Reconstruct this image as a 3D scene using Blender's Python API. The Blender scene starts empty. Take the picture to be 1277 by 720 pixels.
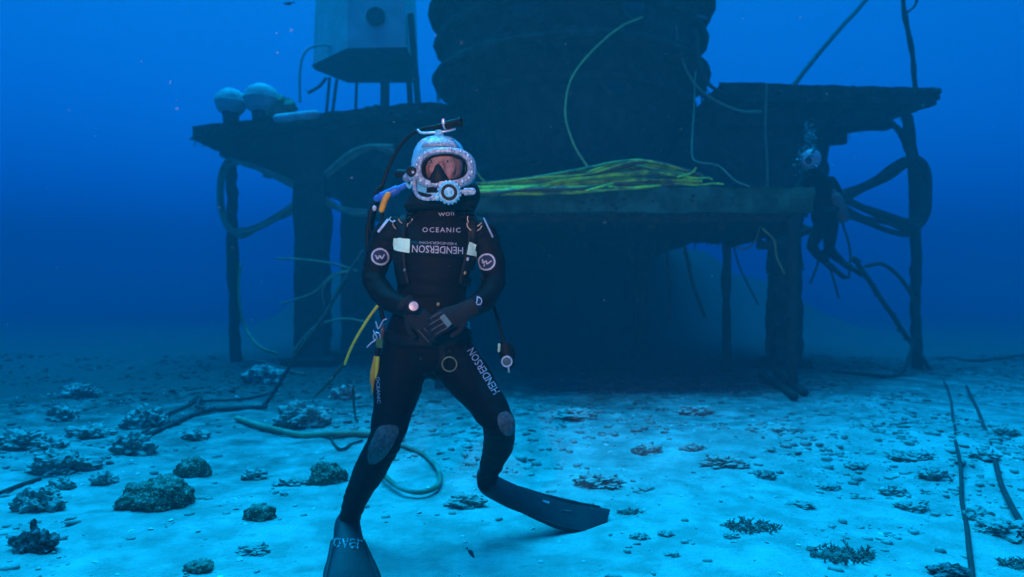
import bpy, bmesh, math, random
import numpy as np
from mathutils import Vector, Matrix, noise as mnoise
from mathutils.bvhtree import BVHTree

# ---------------------------------------------------------------- camera, water light, exposure
scene = bpy.context.scene
COL = scene.collection
FPX, CU, CV, CAMZ = 832.0, 638.5, 380.0, 1.08     # focal length in photo pixels, eye level row, camera height

cam_d = bpy.data.cameras.new('camera')
cam = bpy.data.objects.new('camera', cam_d)
COL.objects.link(cam)
cam.location = (0, 0, CAMZ)
cam.rotation_euler = (math.radians(90), 0, 0)
cam_d.sensor_width = 36.0
cam_d.lens = FPX / 1277.0 * 36.0
cam_d.shift_y = 20.0 / 1277.0
cam_d.clip_start = 0.05
cam_d.clip_end = 400
cam_d.dof.use_dof = True                 # sharp on the diver, a little soft behind
cam_d.dof.focus_distance = 2.8
cam_d.dof.aperture_fstop = 1.9
scene.camera = cam

SUN_EL, SUN_AZ = math.radians(74), math.radians(-30)   # azimuth measured from +Y towards +X
WATER = (0.030, 0.50, 1.0)                             # what fifteen metres of sea lets through

world = bpy.data.worlds.new('World')
scene.world = world
world.use_nodes = True
nt = world.node_tree
nt.nodes.clear()
sky = nt.nodes.new('ShaderNodeTexSky')
sky.sky_type = 'NISHITA'
sky.sun_disc = False
sky.sun_elevation = SUN_EL
sky.sun_rotation = SUN_AZ
filt = nt.nodes.new('ShaderNodeMix')
filt.data_type = 'RGBA'
filt.blend_type = 'MULTIPLY'
filt.inputs['Factor'].default_value = 1.0
filt.inputs['B'].default_value = (0.002, 0.27, 0.50, 1)
bg = nt.nodes.new('ShaderNodeBackground')
bg.inputs['Strength'].default_value = 0.12
wo = nt.nodes.new('ShaderNodeOutputWorld')
nt.links.new(sky.outputs['Color'], filt.inputs['A'])
nt.links.new(filt.outputs['Result'], bg.inputs['Color'])
nt.links.new(bg.outputs['Background'], wo.inputs['Surface'])

sd = bpy.data.lights.new('sun', 'SUN')
sd.energy = 3.3
sd.angle = math.radians(55)
sd.color = (0.003, 0.60, 1.0)
sun = bpy.data.objects.new('sun', sd)
COL.objects.link(sun)
sdir = Vector((math.sin(SUN_AZ) * math.cos(SUN_EL), math.cos(SUN_AZ) * math.cos(SUN_EL), math.sin(SUN_EL)))
sun.rotation_euler = sdir.to_track_quat('Z', 'Y').to_euler()
sun.location = (0, 0, 8)

# the photographer's flash, which lights the diver, the tape on the suit and the yellow hoses
fd = bpy.data.lights.new('camera_strobe', 'SPOT')
fd.energy = 135
fd.color = (1.0, 0.60, 0.50)
fd.spot_size = math.radians(66)
fd.spot_blend = 1.0
fd.shadow_soft_size = 0.06
strobe = bpy.data.objects.new('camera_strobe', fd)
COL.objects.link(strobe)
strobe.location = (-0.55, -0.35, 1.75)
strobe.rotation_euler = (Vector((-0.55, -0.35, 1.75)) - Vector((0.10, 3.6, 2.30))).to_track_quat('Z', 'Y').to_euler()

vs = scene.view_settings
vs.view_transform = 'Standard'
vs.look = 'None'
vs.gamma = 1.0
vs.use_curve_mapping = False
vs.exposure = 1.86
scene.cycles.use_denoising = True
scene.cycles.volume_bounces = 1
scene.cycles.max_bounces = 8
scene.cycles.transparent_max_bounces = 12

rnd = random.Random(7)

# ---------------------------------------------------------------- helpers
def P(u, v, Y):
    """photo pixel + distance -> a point of the place"""
    return Vector(((u - CU) / FPX * Y, Y, CAMZ + (CV - v) / FPX * Y))

def vnoise(x, y, seed=0):
    """vectorised 2-D value noise, 0..1"""
    xi = np.floor(x).astype(np.int64); yi = np.floor(y).astype(np.int64)
    xf = x - xi; yf = y - yi
    def h(a, b):
        n = (a * 374761393 + b * 668265263 + seed * 1442695041) & 0xFFFFFFFF
        n = ((n ^ (n >> 13)) * 1274126177) & 0xFFFFFFFF
        return ((n ^ (n >> 16)) & 0xFFFF) / 65535.0
    sx = xf * xf * (3 - 2 * xf); sy = yf * yf * (3 - 2 * yf)
    a = h(xi, yi) * (1 - sx) + h(xi + 1, yi) * sx
    b = h(xi, yi + 1) * (1 - sx) + h(xi + 1, yi + 1) * sx
    return a * (1 - sy) + b * sy

def fbm(x, y, seed=0, octv=4):
    t = np.zeros_like(x); a = 0.5; s = 0.0
    for o in range(octv):
        t += a * vnoise(x * 2 ** o, y * 2 ** o, seed + o * 17); s += a; a *= 0.5
    return t / s

def ground_z(x, y):
    x = np.atleast_1d(np.asarray(x, float)); y = np.atleast_1d(np.asarray(y, float))
    z = (fbm(x * 0.45 + 3.1, y * 0.45 + 1.7, 3, 3) - 0.5) * 0.20
    z += (fbm(x * 2.2, y * 2.2, 11, 3) - 0.5) * 0.055
    m = np.clip((fbm(x * 0.8 + 9, y * 0.8, 23, 3) - 0.52) * 5, 0, 1)      # rubble patches stand rougher
    z += m * (fbm(x * 7, y * 7, 31, 3) - 0.35) * 0.07
    z += (fbm(x * 16, y * 16, 41, 2) - 0.5) * 0.018
    win = np.clip((x + 9.5) / 4.0, 0, 1) * np.clip((12.5 - x) / 5.0, 0, 1)
    z += 3.0 * np.exp(-((y - 25.0) / 3.6) ** 2) * win * (0.75 + 0.5 * fbm(x * 0.5, y * 0.5, 71, 3))   # low bank, added to darken the water seen under the habitat
    d = np.sqrt((x + 0.2) ** 2 + (y - 3.0) ** 2)
    return z * np.clip(d / 1.6, 0.25, 1.0)

def gz(x, y):
    return float(ground_z(x, y)[0])

def on_ground(u, v):
    """the seabed point seen at a photo pixel"""
    Y = CAMZ * FPX / max(v - CV, 6)
    for _ in range(4):
        X = (u - CU) / FPX * Y
        Y = (CAMZ - gz(X, Y)) * FPX / max(v - CV, 6)
    X = (u - CU) / FPX * Y
    return Vector((X, Y, gz(X, Y)))

class MB:
    """collects vertices and faces for one mesh"""
    def __init__(s):
        s.v = []; s.f = []
    def add(s, vs_, fs):
        o = len(s.v)
        s.v += [Vector(p) for p in vs_]
        s.f += [tuple(i + o for i in f) for f in fs]
        return s
    def box(s, c, d, M=None):
        M = M or Matrix.Identity(3)
        vs_ = [Vector(c) + M @ Vector((d[0] * i / 2, d[1] * j / 2, d[2] * k / 2)) for i in (-1, 1) for j in (-1, 1) for k in (-1, 1)]
        return s.add(vs_, [(0, 1, 3, 2), (4, 6, 7, 5), (0, 4, 5, 1), (2, 3, 7, 6), (0, 2, 6, 4), (1, 5, 7, 3)])
    def rings(s, rings, cap=True, closed=False):
        n = len(rings[0]); vs_ = [p for r in rings for p in r]; fs = []
        m = len(rings)
        for i in range(m if closed else m - 1):
            a, b = i * n, ((i + 1) % m) * n
            for j in range(n):
                k = (j + 1) % n
                fs.append((a + j, a + k, b + k, b + j))
        if cap and not closed:
            fs.append(tuple(range(n - 1, -1, -1))); fs.append(tuple((m - 1) * n + j for j in range(n)))
        return s.add(vs_, fs)
    def tube(s, pts, r, n=8, round_ends=False, flat=None):
        pts = [Vector(p) for p in pts]
        m = len(pts)
        rr = r if isinstance(r, (list, tuple)) else [r] * m
        if round_ends:
            a, b = pts[0], pts[-1]
            d0 = (pts[0] - pts[1]).normalized(); d1 = (pts[-1] - pts[-2]).normalized()
            P0 = [a + d0 * rr[0] * math.cos(t) for t in (0.25, 0.7, 1.15)]; R0 = [rr[0] * math.sin(t) for t in (0.25, 0.7, 1.15)]
            P1 = [b + d1 * rr[-1] * math.cos(t) for t in (1.15, 0.7, 0.25)]; R1 = [rr[-1] * math.sin(t) for t in (1.15, 0.7, 0.25)]
            pts = P0 + pts + P1; rr = R0 + list(rr) + R1; m = len(pts)
        up = None; rings = []
        for i, p in enumerate(pts):
            t = (pts[min(i + 1, m - 1)] - pts[max(i - 1, 0)])
            t = t.normalized() if t.length > 1e-9 else Vector((0, 0, 1))
            if up is None:
                up = t.orthogonal().normalized()
            up = (up - t * up.dot(t))
            up = up.normalized() if up.length > 1e-6 else t.orthogonal().normalized()
            sd_ = t.cross(up)
            rings.append([p + (up * math.cos(2 * math.pi * j / n) + sd_ * math.sin(2 * math.pi * j / n)) * rr[i] for j in range(n)])
        return s.rings(rings)
    def loft(s, secs, n=20):
        """secs: (centre, axis_a, axis_b) ellipses"""
        rings = [[Vector(c) + Vector(a) * math.cos(2 * math.pi * j / n) + Vector(b) * math.sin(2 * math.pi * j / n) for j in range(n)] for c, a, b in secs]
        return s.rings(rings)
    def ell(s, c, r, M=None, nu=14, nv=9):
        M = M or Matrix.Identity(3)
        rings = []
        for i in range(1, nv):
            t = math.pi * i / nv
            rings.append([Vector(c) + M @ Vector((r[0] * math.sin(t) * math.cos(2 * math.pi * j / nu), r[1] * math.sin(t) * math.sin(2 * math.pi * j / nu), -r[2] * math.cos(t))) for j in range(nu)])
        return s.rings(rings)
    def lathe(s, c, prof, axis=(0, 0, 1), n=32, cap=True):
        ax = Vector(axis).normalized(); a = ax.orthogonal().normalized(); b = ax.cross(a)
        return s.rings([[Vector(c) + ax * h + (a * math.cos(2 * math.pi * j / n) + b * math.sin(2 * math.pi * j / n)) * max(r, 1e-4) for j in range(n)] for r, h in prof], cap)
    def torus(s, c, R, r, axis=(0, 1, 0), n=28, m=8, a0=0, a1=2 * math.pi):
        ax = Vector(axis).normalized(); a = Vector((0, 0, 1)) if abs(ax.z) < 0.9 else Vector((1, 0, 0))
        a = (a - ax * a.dot(ax)).normalized(); b = ax.cross(a)
        full = abs(a1 - a0 - 2 * math.pi) < 1e-6
        k = n if full else n + 1
        rings = []
        for i in range(k):
            t = a0 + (a1 - a0) * i / n
            d = a * math.cos(t) + b * math.sin(t)
            rings.append([Vector(c) + d * (R + r * math.cos(2 * math.pi * j / m)) + ax * r * math.sin(2 * math.pi * j / m) for j in range(m)])
        return s.rings(rings, cap=not full, closed=full)
    def build(s, name, mat, parent=None, loc=None, smooth=True, angle=None):
        base = Vector(loc) if loc is not None else (ORIG.get(parent.name, Vector()) if parent else Vector())
        me = bpy.data.meshes.new(name)
        me.from_pydata([tuple(p - base) for p in s.v], [], s.f)
        me.validate()
        me.update()
        return link_mesh(name, me, mat, parent, base, smooth)

ORIG = {}
def link_mesh(name, me, mat, parent, base, smooth=True):
    o = bpy.data.objects.new(name, me)
    COL.objects.link(o)
    if smooth:
        me.polygons.foreach_set('use_smooth', [True] * len(me.polygons))
        try:
            me.set_sharp_from_angle(angle=math.radians(48))
        except Exception:
            pass
    if mat:
        me.materials.append(mat)
    if parent:
        o.parent = parent
        ORIG[o.name] = ORIG.get(parent.name, Vector())
    else:
        o.location = base
        ORIG[o.name] = Vector(base)
    return o

def tag(o, label=None, cat=None, group=None, kind=None):
    if label: o['label'] = label
    if cat: o['category'] = cat
    if group: o['group'] = group
    if kind: o['kind'] = kind
    return o

def thing(name, loc, label, cat, group=None):
    o = bpy.data.objects.new(name, None)
    COL.objects.link(o)
    o.location = loc
    o.empty_display_size = 0.1
    ORIG[o.name] = Vector(loc)
    return tag(o, label, cat, group)

def spline(pts, k=8):
    """Catmull-Rom through pts"""
    pts = [Vector(p) for p in pts]
    Q = [pts[0] * 2 - pts[1]] + pts + [pts[-1] * 2 - pts[-2]]
    out = []
    for i in range(1, len(Q) - 2):
        p0, p1, p2, p3 = Q[i - 1:i + 3]
        for j in range(k):
            t = j / k
            out.append(0.5 * ((2 * p1) + (p2 - p0) * t + (2 * p0 - 5 * p1 + 4 * p2 - p3) * t * t + (3 * p1 - p0 - 3 * p2 + p3) * t ** 3))
    out.append(pts[-1])
    return out

def wob(pts, a, f=1.3, seed=0.0):
    return [p + mnoise.noise_vector(p * f + Vector((seed, seed * 1.7, 0))) * a for p in pts]

def subdivided(mb, cuts, disp, freq, seed=0):
    """one mesh builder -> the same surface cut finer and roughened by fouling"""
    bm = bmesh.new()
    vs_ = [bm.verts.new(p) for p in mb.v]
    for f in mb.f:
        try: bm.faces.new([vs_[i] for i in f])
        except ValueError: pass
    bmesh.ops.remove_doubles(bm, verts=bm.verts, dist=1e-5)
    bmesh.ops.recalc_face_normals(bm, faces=bm.faces)
    for _ in range(cuts):
        L = [e for e in bm.edges if e.calc_length() > disp * 2.2]
        if not L: break
        bmesh.ops.subdivide_edges(bm, edges=L, cuts=1, use_grid_fill=True)
    bmesh.ops.triangulate(bm, faces=[f for f in bm.faces if len(f.verts) > 4])
    bm.normal_update()
    so = Vector((seed * 3.3, seed * 1.1, seed * 7.7))
    mv = [(v, v.normal * disp * (0.8 * mnoise.fractal(v.co * freq + so, 0.6, 2.1, 4) + 0.35 * abs(mnoise.noise(v.co * freq * 3.1 + so)))) for v in bm.verts]
    for v, d in mv: v.co += d
    out = MB()
    bm.verts.index_update()
    out.v = [v.co.copy() for v in bm.verts]
    out.f = [tuple(v.index for v in f.verts) for f in bm.faces]
    bm.free()
    return out

# ---------------------------------------------------------------- materials
def mat(name, c1, c2=None, scale=8, rough=0.8, bump=0.0, bscale=30, c3=None, s3=2.0, metal=0.0, spec=0.3, sharp=(0.35, 0.65), detail=6, vor=False):
    m = bpy.data.materials.new(name)
    m.use_nodes = True
    n = m.node_tree; n.nodes.clear()
    L = n.links.new
    out = n.nodes.new('ShaderNodeOutputMaterial'); b = n.nodes.new('ShaderNodeBsdfPrincipled')
    L(b.outputs[0], out.inputs['Surface'])
    b.inputs['Roughness'].default_value = rough
    b.inputs['Metallic'].default_value = metal
    b.inputs['Specular IOR Level'].default_value = spec
    b.inputs['Base Color'].default_value = (*c1, 1)
    tc = n.nodes.new('ShaderNodeTexCoord')
    geo = n.nodes.new('ShaderNodeNewGeometry')
    pos = geo.outputs['Position']
    def ns(sc, det=detail):
        t = n.nodes.new('ShaderNodeTexNoise'); t.inputs['Scale'].default_value = sc; t.inputs['Detail'].default_value = det
        t.inputs['Roughness'].default_value = 0.62
        L(pos, t.inputs['Vector']); return t.outputs['Fac']
    def ramp(src, a, b_):
        r = n.nodes.new('ShaderNodeMapRange'); r.inputs['From Min'].default_value = a; r.inputs['From Max'].default_value = b_
        r.clamp = True; L(src, r.inputs['Value']); return r.outputs['Result']
    col = None
    if c2:
        mx = n.nodes.new('ShaderNodeMix'); mx.data_type = 'RGBA'
        mx.inputs['A'].default_value = (*c1, 1); mx.inputs['B'].default_value = (*c2, 1)
        L(ramp(ns(scale), *sharp), mx.inputs['Factor']); col = mx.outputs['Result']
    if c3:
        m2 = n.nodes.new('ShaderNodeMix'); m2.data_type = 'RGBA'
        m2.inputs['B'].default_value = (*c3, 1)
        if col: L(col, m2.inputs['A'])
        else: m2.inputs['A'].default_value = (*c1, 1)
        if vor:
            t = n.nodes.new('ShaderNodeTexVoronoi'); t.inputs['Scale'].default_value = s3; L(pos, t.inputs['Vector'])
            L(ramp(t.outputs['Distance'], 0.38, 0.18), m2.inputs['Factor'])
        else:
            L(ramp(ns(s3, 9), 0.46, 0.61), m2.inputs['Factor'])
        col = m2.outputs['Result']
    if col: L(col, b.inputs['Base Color'])
    if bump:
        bp = n.nodes.new('ShaderNodeBump'); bp.inputs['Strength'].default_value = 0.9; bp.inputs['Distance'].default_value = bump
        L(ns(bscale), bp.inputs['Height']); L(bp.outputs['Normal'], b.inputs['Normal'])
    return m

M = {}
M['sand'] = mat('pale_sand', (0.60, 0.57, 0.49), (0.43, 0.41, 0.35), 3.0, 0.95, 0.020, 42, c3=(0.37, 0.35, 0.295), s3=4.2, spec=0.1)
def painted_rubble_fade(m):
    """darker algae-covered rubble in broken patches, with the haze fade painted in by distance"""
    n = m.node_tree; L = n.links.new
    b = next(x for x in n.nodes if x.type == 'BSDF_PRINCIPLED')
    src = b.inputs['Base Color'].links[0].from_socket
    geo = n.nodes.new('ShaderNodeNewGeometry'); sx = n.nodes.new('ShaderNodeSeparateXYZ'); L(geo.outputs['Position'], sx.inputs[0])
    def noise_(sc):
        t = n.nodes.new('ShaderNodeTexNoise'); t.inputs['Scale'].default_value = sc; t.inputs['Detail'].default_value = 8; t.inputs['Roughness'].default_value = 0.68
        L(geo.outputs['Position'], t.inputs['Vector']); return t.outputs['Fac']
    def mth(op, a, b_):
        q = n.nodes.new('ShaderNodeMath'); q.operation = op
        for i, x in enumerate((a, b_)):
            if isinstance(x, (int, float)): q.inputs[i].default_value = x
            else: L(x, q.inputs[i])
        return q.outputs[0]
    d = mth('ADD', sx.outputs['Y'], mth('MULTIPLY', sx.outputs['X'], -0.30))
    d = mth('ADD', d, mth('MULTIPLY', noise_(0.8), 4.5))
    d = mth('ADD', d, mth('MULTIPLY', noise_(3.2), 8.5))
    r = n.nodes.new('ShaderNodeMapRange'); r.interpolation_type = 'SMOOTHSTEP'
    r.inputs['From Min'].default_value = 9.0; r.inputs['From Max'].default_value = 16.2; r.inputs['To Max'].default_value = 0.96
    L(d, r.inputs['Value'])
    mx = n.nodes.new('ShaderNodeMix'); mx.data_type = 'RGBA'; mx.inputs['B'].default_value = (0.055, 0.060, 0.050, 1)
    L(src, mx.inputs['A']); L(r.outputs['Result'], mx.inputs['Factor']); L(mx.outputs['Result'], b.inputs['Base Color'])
painted_rubble_fade(M['sand'])
def dusted(m, amount=0.9, lo=0.35, hi=0.95):
    """sand that has settled on the upward faces"""
    n = m.node_tree; L = n.links.new
    b = next(x for x in n.nodes if x.type == 'BSDF_PRINCIPLED')
    src = b.inputs['Base Color'].links[0].from_socket
    geo = n.nodes.new('ShaderNodeNewGeometry'); sx = n.nodes.new('ShaderNodeSeparateXYZ'); L(geo.outputs['Normal'], sx.inputs[0])
    t = n.nodes.new('ShaderNodeTexNoise'); t.inputs['Scale'].default_value = 24; t.inputs['Detail'].default_value = 7; L(geo.outputs['Position'], t.inputs['Vector'])
    q = n.nodes.new('ShaderNodeMath'); q.operation = 'MULTIPLY_ADD'; L(t.outputs['Fac'], q.inputs[0]); q.inputs[1].default_value = 1.1; q.inputs[2].default_value = -0.55
    q2 = n.nodes.new('ShaderNodeMath'); q2.operation = 'ADD'; L(q.outputs[0], q2.inputs[0]); L(sx.outputs['Z'], q2.inputs[1])
    r = n.nodes.new('ShaderNodeMapRange'); r.inputs['From Min'].default_value = lo; r.inputs['From Max'].default_value = hi; r.inputs['To Max'].default_value = amount
    L(q2.outputs[0], r.inputs['Value'])
    mx = n.nodes.new('ShaderNodeMix'); mx.data_type = 'RGBA'; mx.inputs['B'].default_value = (0.46, 0.44, 0.37, 1)
    L(src, mx.inputs['A']); L(r.outputs['Result'], mx.inputs['Factor']); L(mx.outputs['Result'], b.inputs['Base Color'])
M['rubble'] = mat('coral_rubble', (0.22, 0.205, 0.165), (0.50, 0.47, 0.40), 11, 0.95, 0.006, 60, spec=0.1)
M['rock'] = mat('encrusted_rock', (0.13, 0.12, 0.095), (0.30, 0.28, 0.225), 14, 0.95, 0.010, 55, c3=(0.32, 0.31, 0.26), s3=34, spec=0.1)
M['shell'] = mat('white_shell', (0.78, 0.76, 0.70), (0.55, 0.53, 0.48), 30, 0.7)
M['brain'] = mat('star_coral', (0.075, 0.075, 0.05), (0.12, 0.115, 0.075), 18, 0.9, 0.008, 70, c3=(0.40, 0.40, 0.28), s3=62, vor=True, spec=0.1)
dusted(M['brain'], 0.35, 0.7, 1.1)
M['redrock'] = mat('red_algae_rock', (0.11, 0.045, 0.040), (0.05, 0.035, 0.03), 16, 0.95, 0.010, 50, c3=(0.33, 0.24, 0.22), s3=28, spec=0.1)
dusted(M['rubble'], 0.8); painted_rubble_fade(M['rubble']); dusted(M['rock'], 0.75)
M['algae'] = mat('dark_algae', (0.13, 0.125, 0.10), (0.24, 0.23, 0.19), 20, 0.9, spec=0.1)
M['foul'] = mat('fouled_steel', (0.036, 0.038, 0.030), (0.018, 0.019, 0.016), 3.0, 0.95, 0.020, 22, c3=(0.055, 0.058, 0.045), s3=5.0, spec=0.1)
M['deckfoul'] = mat('fouled_deck_edge', (0.055, 0.095, 0.045), (0.035, 0.050, 0.030), 4.0, 0.95, 0.015, 30, c3=(0.07, 0.17, 0.10), s3=2.6, spec=0.1)
M['under'] = mat('rusty_underside', (0.075, 0.035, 0.025), (0.03, 0.022, 0.018), 5.0, 0.95, 0.02, 25, spec=0.1)
M['rock_pale'] = mat('sandy_rock', (0.25, 0.23, 0.19), (0.42, 0.395, 0.33), 14, 0.95, 0.010, 55, c3=(0.14, 0.13, 0.10), s3=20, spec=0.1)
dusted(M['rock_pale'], 0.8)
M['pole'] = mat('fouled_pole', (0.05, 0.05, 0.04), (0.03, 0.03, 0.025), 9, 0.95, 0.01, 40, spec=0.1)
M['white_tank'] = mat('chalky_white_tank', (0.58, 0.61, 0.58), (0.42, 0.46, 0.43), 2.2, 0.8, spec=0.2)
M['white_bag'] = mat('white_float', (0.58, 0.61, 0.60), (0.36, 0.40, 0.38), 5, 0.7, 0.004, 20, spec=0.2)
M['dark_steel'] = mat('dark_steel', (0.035, 0.037, 0.035), (0.06, 0.06, 0.05), 6, 0.7, spec=0.2)
M['glass_dark'] = mat('porthole_glass', (0.012, 0.014, 0.018), rough=0.15, spec=0.5)
M['hose_yellow'] = mat('yellow_hose', (0.80, 0.82, 0.02), (0.55, 0.60, 0.03), 7, 0.6, spec=0.3, c3=(0.16, 0.17, 0.05), s3=3.5)
M['hose_green'] = mat('green_hose', (0.16, 0.33, 0.05), (0.30, 0.42, 0.05), 7, 0.6, spec=0.3, c3=(0.06, 0.10, 0.04), s3=3.5)
M['hose_dull'] = mat('dull_green_hose', (0.11, 0.16, 0.085), (0.20, 0.22, 0.16), 9, 0.8, c3=(0.30, 0.30, 0.24), s3=6)
M['hose_brown'] = mat('brown_hose', (0.24, 0.10, 0.035), (0.10, 0.06, 0.03), 6, 0.7)
M['hose_pale'] = mat('pale_green_hose', (0.17, 0.21, 0.12), (0.10, 0.13, 0.08), 6, 0.8)
M['hose_teal'] = mat('fouled_umbilical', (0.30, 0.36, 0.22), (0.16, 0.20, 0.12), 5, 0.9, 0.006, 30)
M['hose_dark'] = mat('black_umbilical', (0.028, 0.030, 0.028), (0.05, 0.05, 0.04), 8, 0.85, 0.005, 40)
M['line_thin'] = mat('yellow_line', (0.40, 0.42, 0.10), (0.26, 0.27, 0.09), 9, 0.8)
M['suit'] = mat('black_neoprene', (0.0050, 0.0022, 0.0026), (0.0034, 0.0018, 0.0022), 14, 0.66, 0.004, 26, spec=0.10)
M['glove'] = mat('black_glove', (0.010, 0.007, 0.007), (0.016, 0.012, 0.012), 40, 0.8, 0.001, 90, spec=0.2)
M['kneepad'] = mat('grey_kneepad', (0.16, 0.125, 0.125), (0.07, 0.058, 0.058), 60, 0.85, 0.002, 160, spec=0.2)
M['fin'] = mat('fin_rubber', (0.009, 0.010, 0.012), (0.020, 0.023, 0.026), 9, 0.55, 0.002, 50, spec=0.35)
M['rubber'] = mat('black_rubber', (0.0045, 0.0035, 0.0040), (0.007, 0.006, 0.006), 20, 0.55, spec=0.14)
M['helmet_blue'] = mat('pale_blue_shell', (0.045, 0.30, 0.46), (0.10, 0.42, 0.58), 12, 0.42, spec=0.45, c3=(0.28, 0.50, 0.58), s3=16)
M['helmet_grey'] = mat('scuffed_white_metal', (0.24, 0.28, 0.34), (0.12, 0.16, 0.22), 60, 0.42, 0.0015, 90, spec=0.5, c3=(0.44, 0.48, 0.53), s3=70)
M['chrome'] = mat('worn_chrome', (0.62, 0.66, 0.70), (0.42, 0.48, 0.54), 40, 0.35, metal=0.55, spec=0.5)
M['cyan_plastic'] = mat('cyan_regulator', (0.04, 0.33, 0.46), (0.12, 0.46, 0.58), 60, 0.45, spec=0.45, c3=(0.36, 0.58, 0.66), s3=70)
M['skin'] = mat('skin', (0.40, 0.205, 0.18), (0.25, 0.12, 0.105), 30, 0.5, spec=0.35)
M['white'] = mat('white_print', (0.48, 0.48, 0.52), (0.32, 0.32, 0.36), 120, 0.6)
M['print_grey'] = mat('grey_print', (0.36, 0.36, 0.40), (0.24, 0.24, 0.28), 90, 0.6)
M['worn'] = mat('worn_fin_print', (0.012, 0.014, 0.016), (0.48, 0.50, 0.52), 110, 0.6, sharp=(0.47, 0.54))
M['tape'] = mat('reflective_tape', (0.66, 0.84, 0.56), (0.56, 0.74, 0.48), 50, 0.35, spec=0.5)
M['navy'] = mat('navy_patch', (0.012, 0.014, 0.04), rough=0.7)
M['ring_metal'] = mat('steel_ring', (0.13, 0.125, 0.125), (0.08, 0.075, 0.075), 60, 0.35, metal=0.7)
M['brass'] = mat('brass_fitting', (0.45, 0.30, 0.12), (0.25, 0.17, 0.08), 60, 0.4, metal=0.6)
M['orange'] = mat('orange_yellow_plastic', (0.75, 0.33, 0.02), (0.55, 0.22, 0.02), 25, 0.5)
M['yellow'] = mat('bright_yellow_strap', (0.72, 0.55, 0.03), (0.55, 0.40, 0.03), 25, 0.5)
M['blue'] = mat('blue_plastic', (0.03, 0.14, 0.50), (0.02, 0.09, 0.34), 25, 0.45)
M['green'] = mat('green_clip', (0.03, 0.12, 0.04), rough=0.6)
M['teal'] = mat('teal_slate', (0.07, 0.17, 0.17), (0.05, 0.12, 0.12), 40, 0.5)
M['dial'] = mat('pale_dial', (0.50, 0.42, 0.45), (0.42, 0.20, 0.24), 70, 0.3, spec=0.5)
M['fish'] = mat('dark_fish', (0.03, 0.035, 0.05), (0.07, 0.08, 0.10), 60, 0.5)
M['eye'] = mat('eye_white', (0.34, 0.28, 0.26), rough=0.3)
M['iris'] = mat('dark_iris', (0.02, 0.015, 0.012), rough=0.2)

def glassy(name, tint, refl):
    m = bpy.data.materials.new(name); m.use_nodes = True
    n = m.node_tree; n.nodes.clear(); L = n.links.new
    o = n.nodes.new('ShaderNodeOutputMaterial'); mx = n.nodes.new('ShaderNodeMixShader')
    t = n.nodes.new('ShaderNodeBsdfTransparent'); g = n.nodes.new('ShaderNodeBsdfGlossy')
    t.inputs['Color'].default_value = (*tint, 1); g.inputs['Roughness'].default_value = 0.05
    f = n.nodes.new('ShaderNodeFresnel'); f.inputs['IOR'].default_value = refl
    L(f.outputs[0], mx.inputs[0]); L(t.outputs[0], mx.inputs[1]); L(g.outputs[0], mx.inputs[2]); L(mx.outputs[0], o.inputs['Surface'])
    return m
M['pane'] = glassy('face_port_glass', (0.93, 0.94, 0.95), 1.16)
M['bubble'] = glassy('air_bubble', (0.96, 0.98, 1.0), 2.6)

# ---------------------------------------------------------------- seabed
def axis_pts(a, b, step, lo, hi):
    core = list(np.arange(a, b + 1e-6, step))
    up = []; s = step; x = core[-1]
    while x < hi: s *= 1.12; x = min(x + s, hi); up.append(x)
    dn = []; s = step; x = core[0]
    while x > lo: s *= 1.12; x = max(x - s, lo); dn.append(x)
    return np.array(dn[::-1] + core + up)
gx = axis_pts(-6.5, 7.0, 0.042, -58, 58)
gy = axis_pts(1.3, 10.5, 0.036, -30, 66)
GX, GY = np.meshgrid(gx, gy)
GZ = ground_z(GX.ravel(), GY.ravel())
V = np.stack([GX.ravel(), GY.ravel(), GZ], 1)
nx, ny = len(gx), len(gy)
ii = (np.arange(ny - 1)[:, None] * nx + np.arange(nx - 1)[None, :]).ravel()
F = np.stack([ii, ii + 1, ii + nx + 1, ii + nx], 1)
me = bpy.data.meshes.new('seabed')
me.vertices.add(len(V)); me.vertices.foreach_set('co', V.ravel())
me.loops.add(F.size); me.loops.foreach_set('vertex_index', F.ravel())
me.polygons.add(len(F)); me.polygons.foreach_set('loop_start', np.arange(0, F.size, 4)); me.polygons.foreach_set('loop_total', np.full(len(F), 4))
me.update(); me.validate()
seabed = link_mesh('seabed', me, M['sand'], None, Vector(), True)
tag(seabed, 'pale rippled sand seabed strewn with coral rubble', 'seabed', kind='structure')

# loose rubble: small broken pieces nobody could count
def lump(c, r, seed, sub=1, rough=0.35, freq=2.2, flat=0.7):
    bm = bmesh.new()
    bmesh.ops.create_icosphere(bm, subdivisions=sub, radius=1.0)
    so = Vector((seed * 1.37, seed * 2.11, seed * 0.77))
    for v in bm.verts:
        n = v.co.normalized()
        v.co = n * (1 + rough * mnoise.fractal(n * freq + so, 0.7, 2.0, 4))
    vs_ = [Vector(c) + Vector((v.co.x * r[0], v.co.y * r[1], v.co.z * r[2])) for v in bm.verts]
    bm.verts.index_update()
    fs = [tuple(v.index for v in f.verts) for f in bm.faces]
    bm.free()
    return vs_, fs
bases = [lump((0, 0, 0), (1, 1, 0.7), s, 1, 0.55, 1.6) for s in range(8)]
BV = [np.array([tuple(p) for p in b[0]]) for b in bases]; BF = [np.array(b[1]) for b in bases]
rng = np.random.default_rng(5)
VV = []; FF = []; off = 0
N = 30000
ry = 1.6 + 12.5 * rng.random(N) ** 1.5
rx = (rng.random(N) * 2 - 1) * (0.85 * ry + 0.6)
dens = fbm(rx * 0.8 + 9, ry * 0.8, 23, 3)
dens2 = fbm(rx * 2.6 + 4, ry * 2.6 + 8, 53, 2)
keep = (dens + 0.45 * (dens2 - 0.5) + 0.035 * np.clip(ry - 4, 0, 4) - 0.05 * (ry < 3) > 0.515 + 0.22 * rng.random(N))
keep |= rng.random(N) < 0.05
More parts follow.
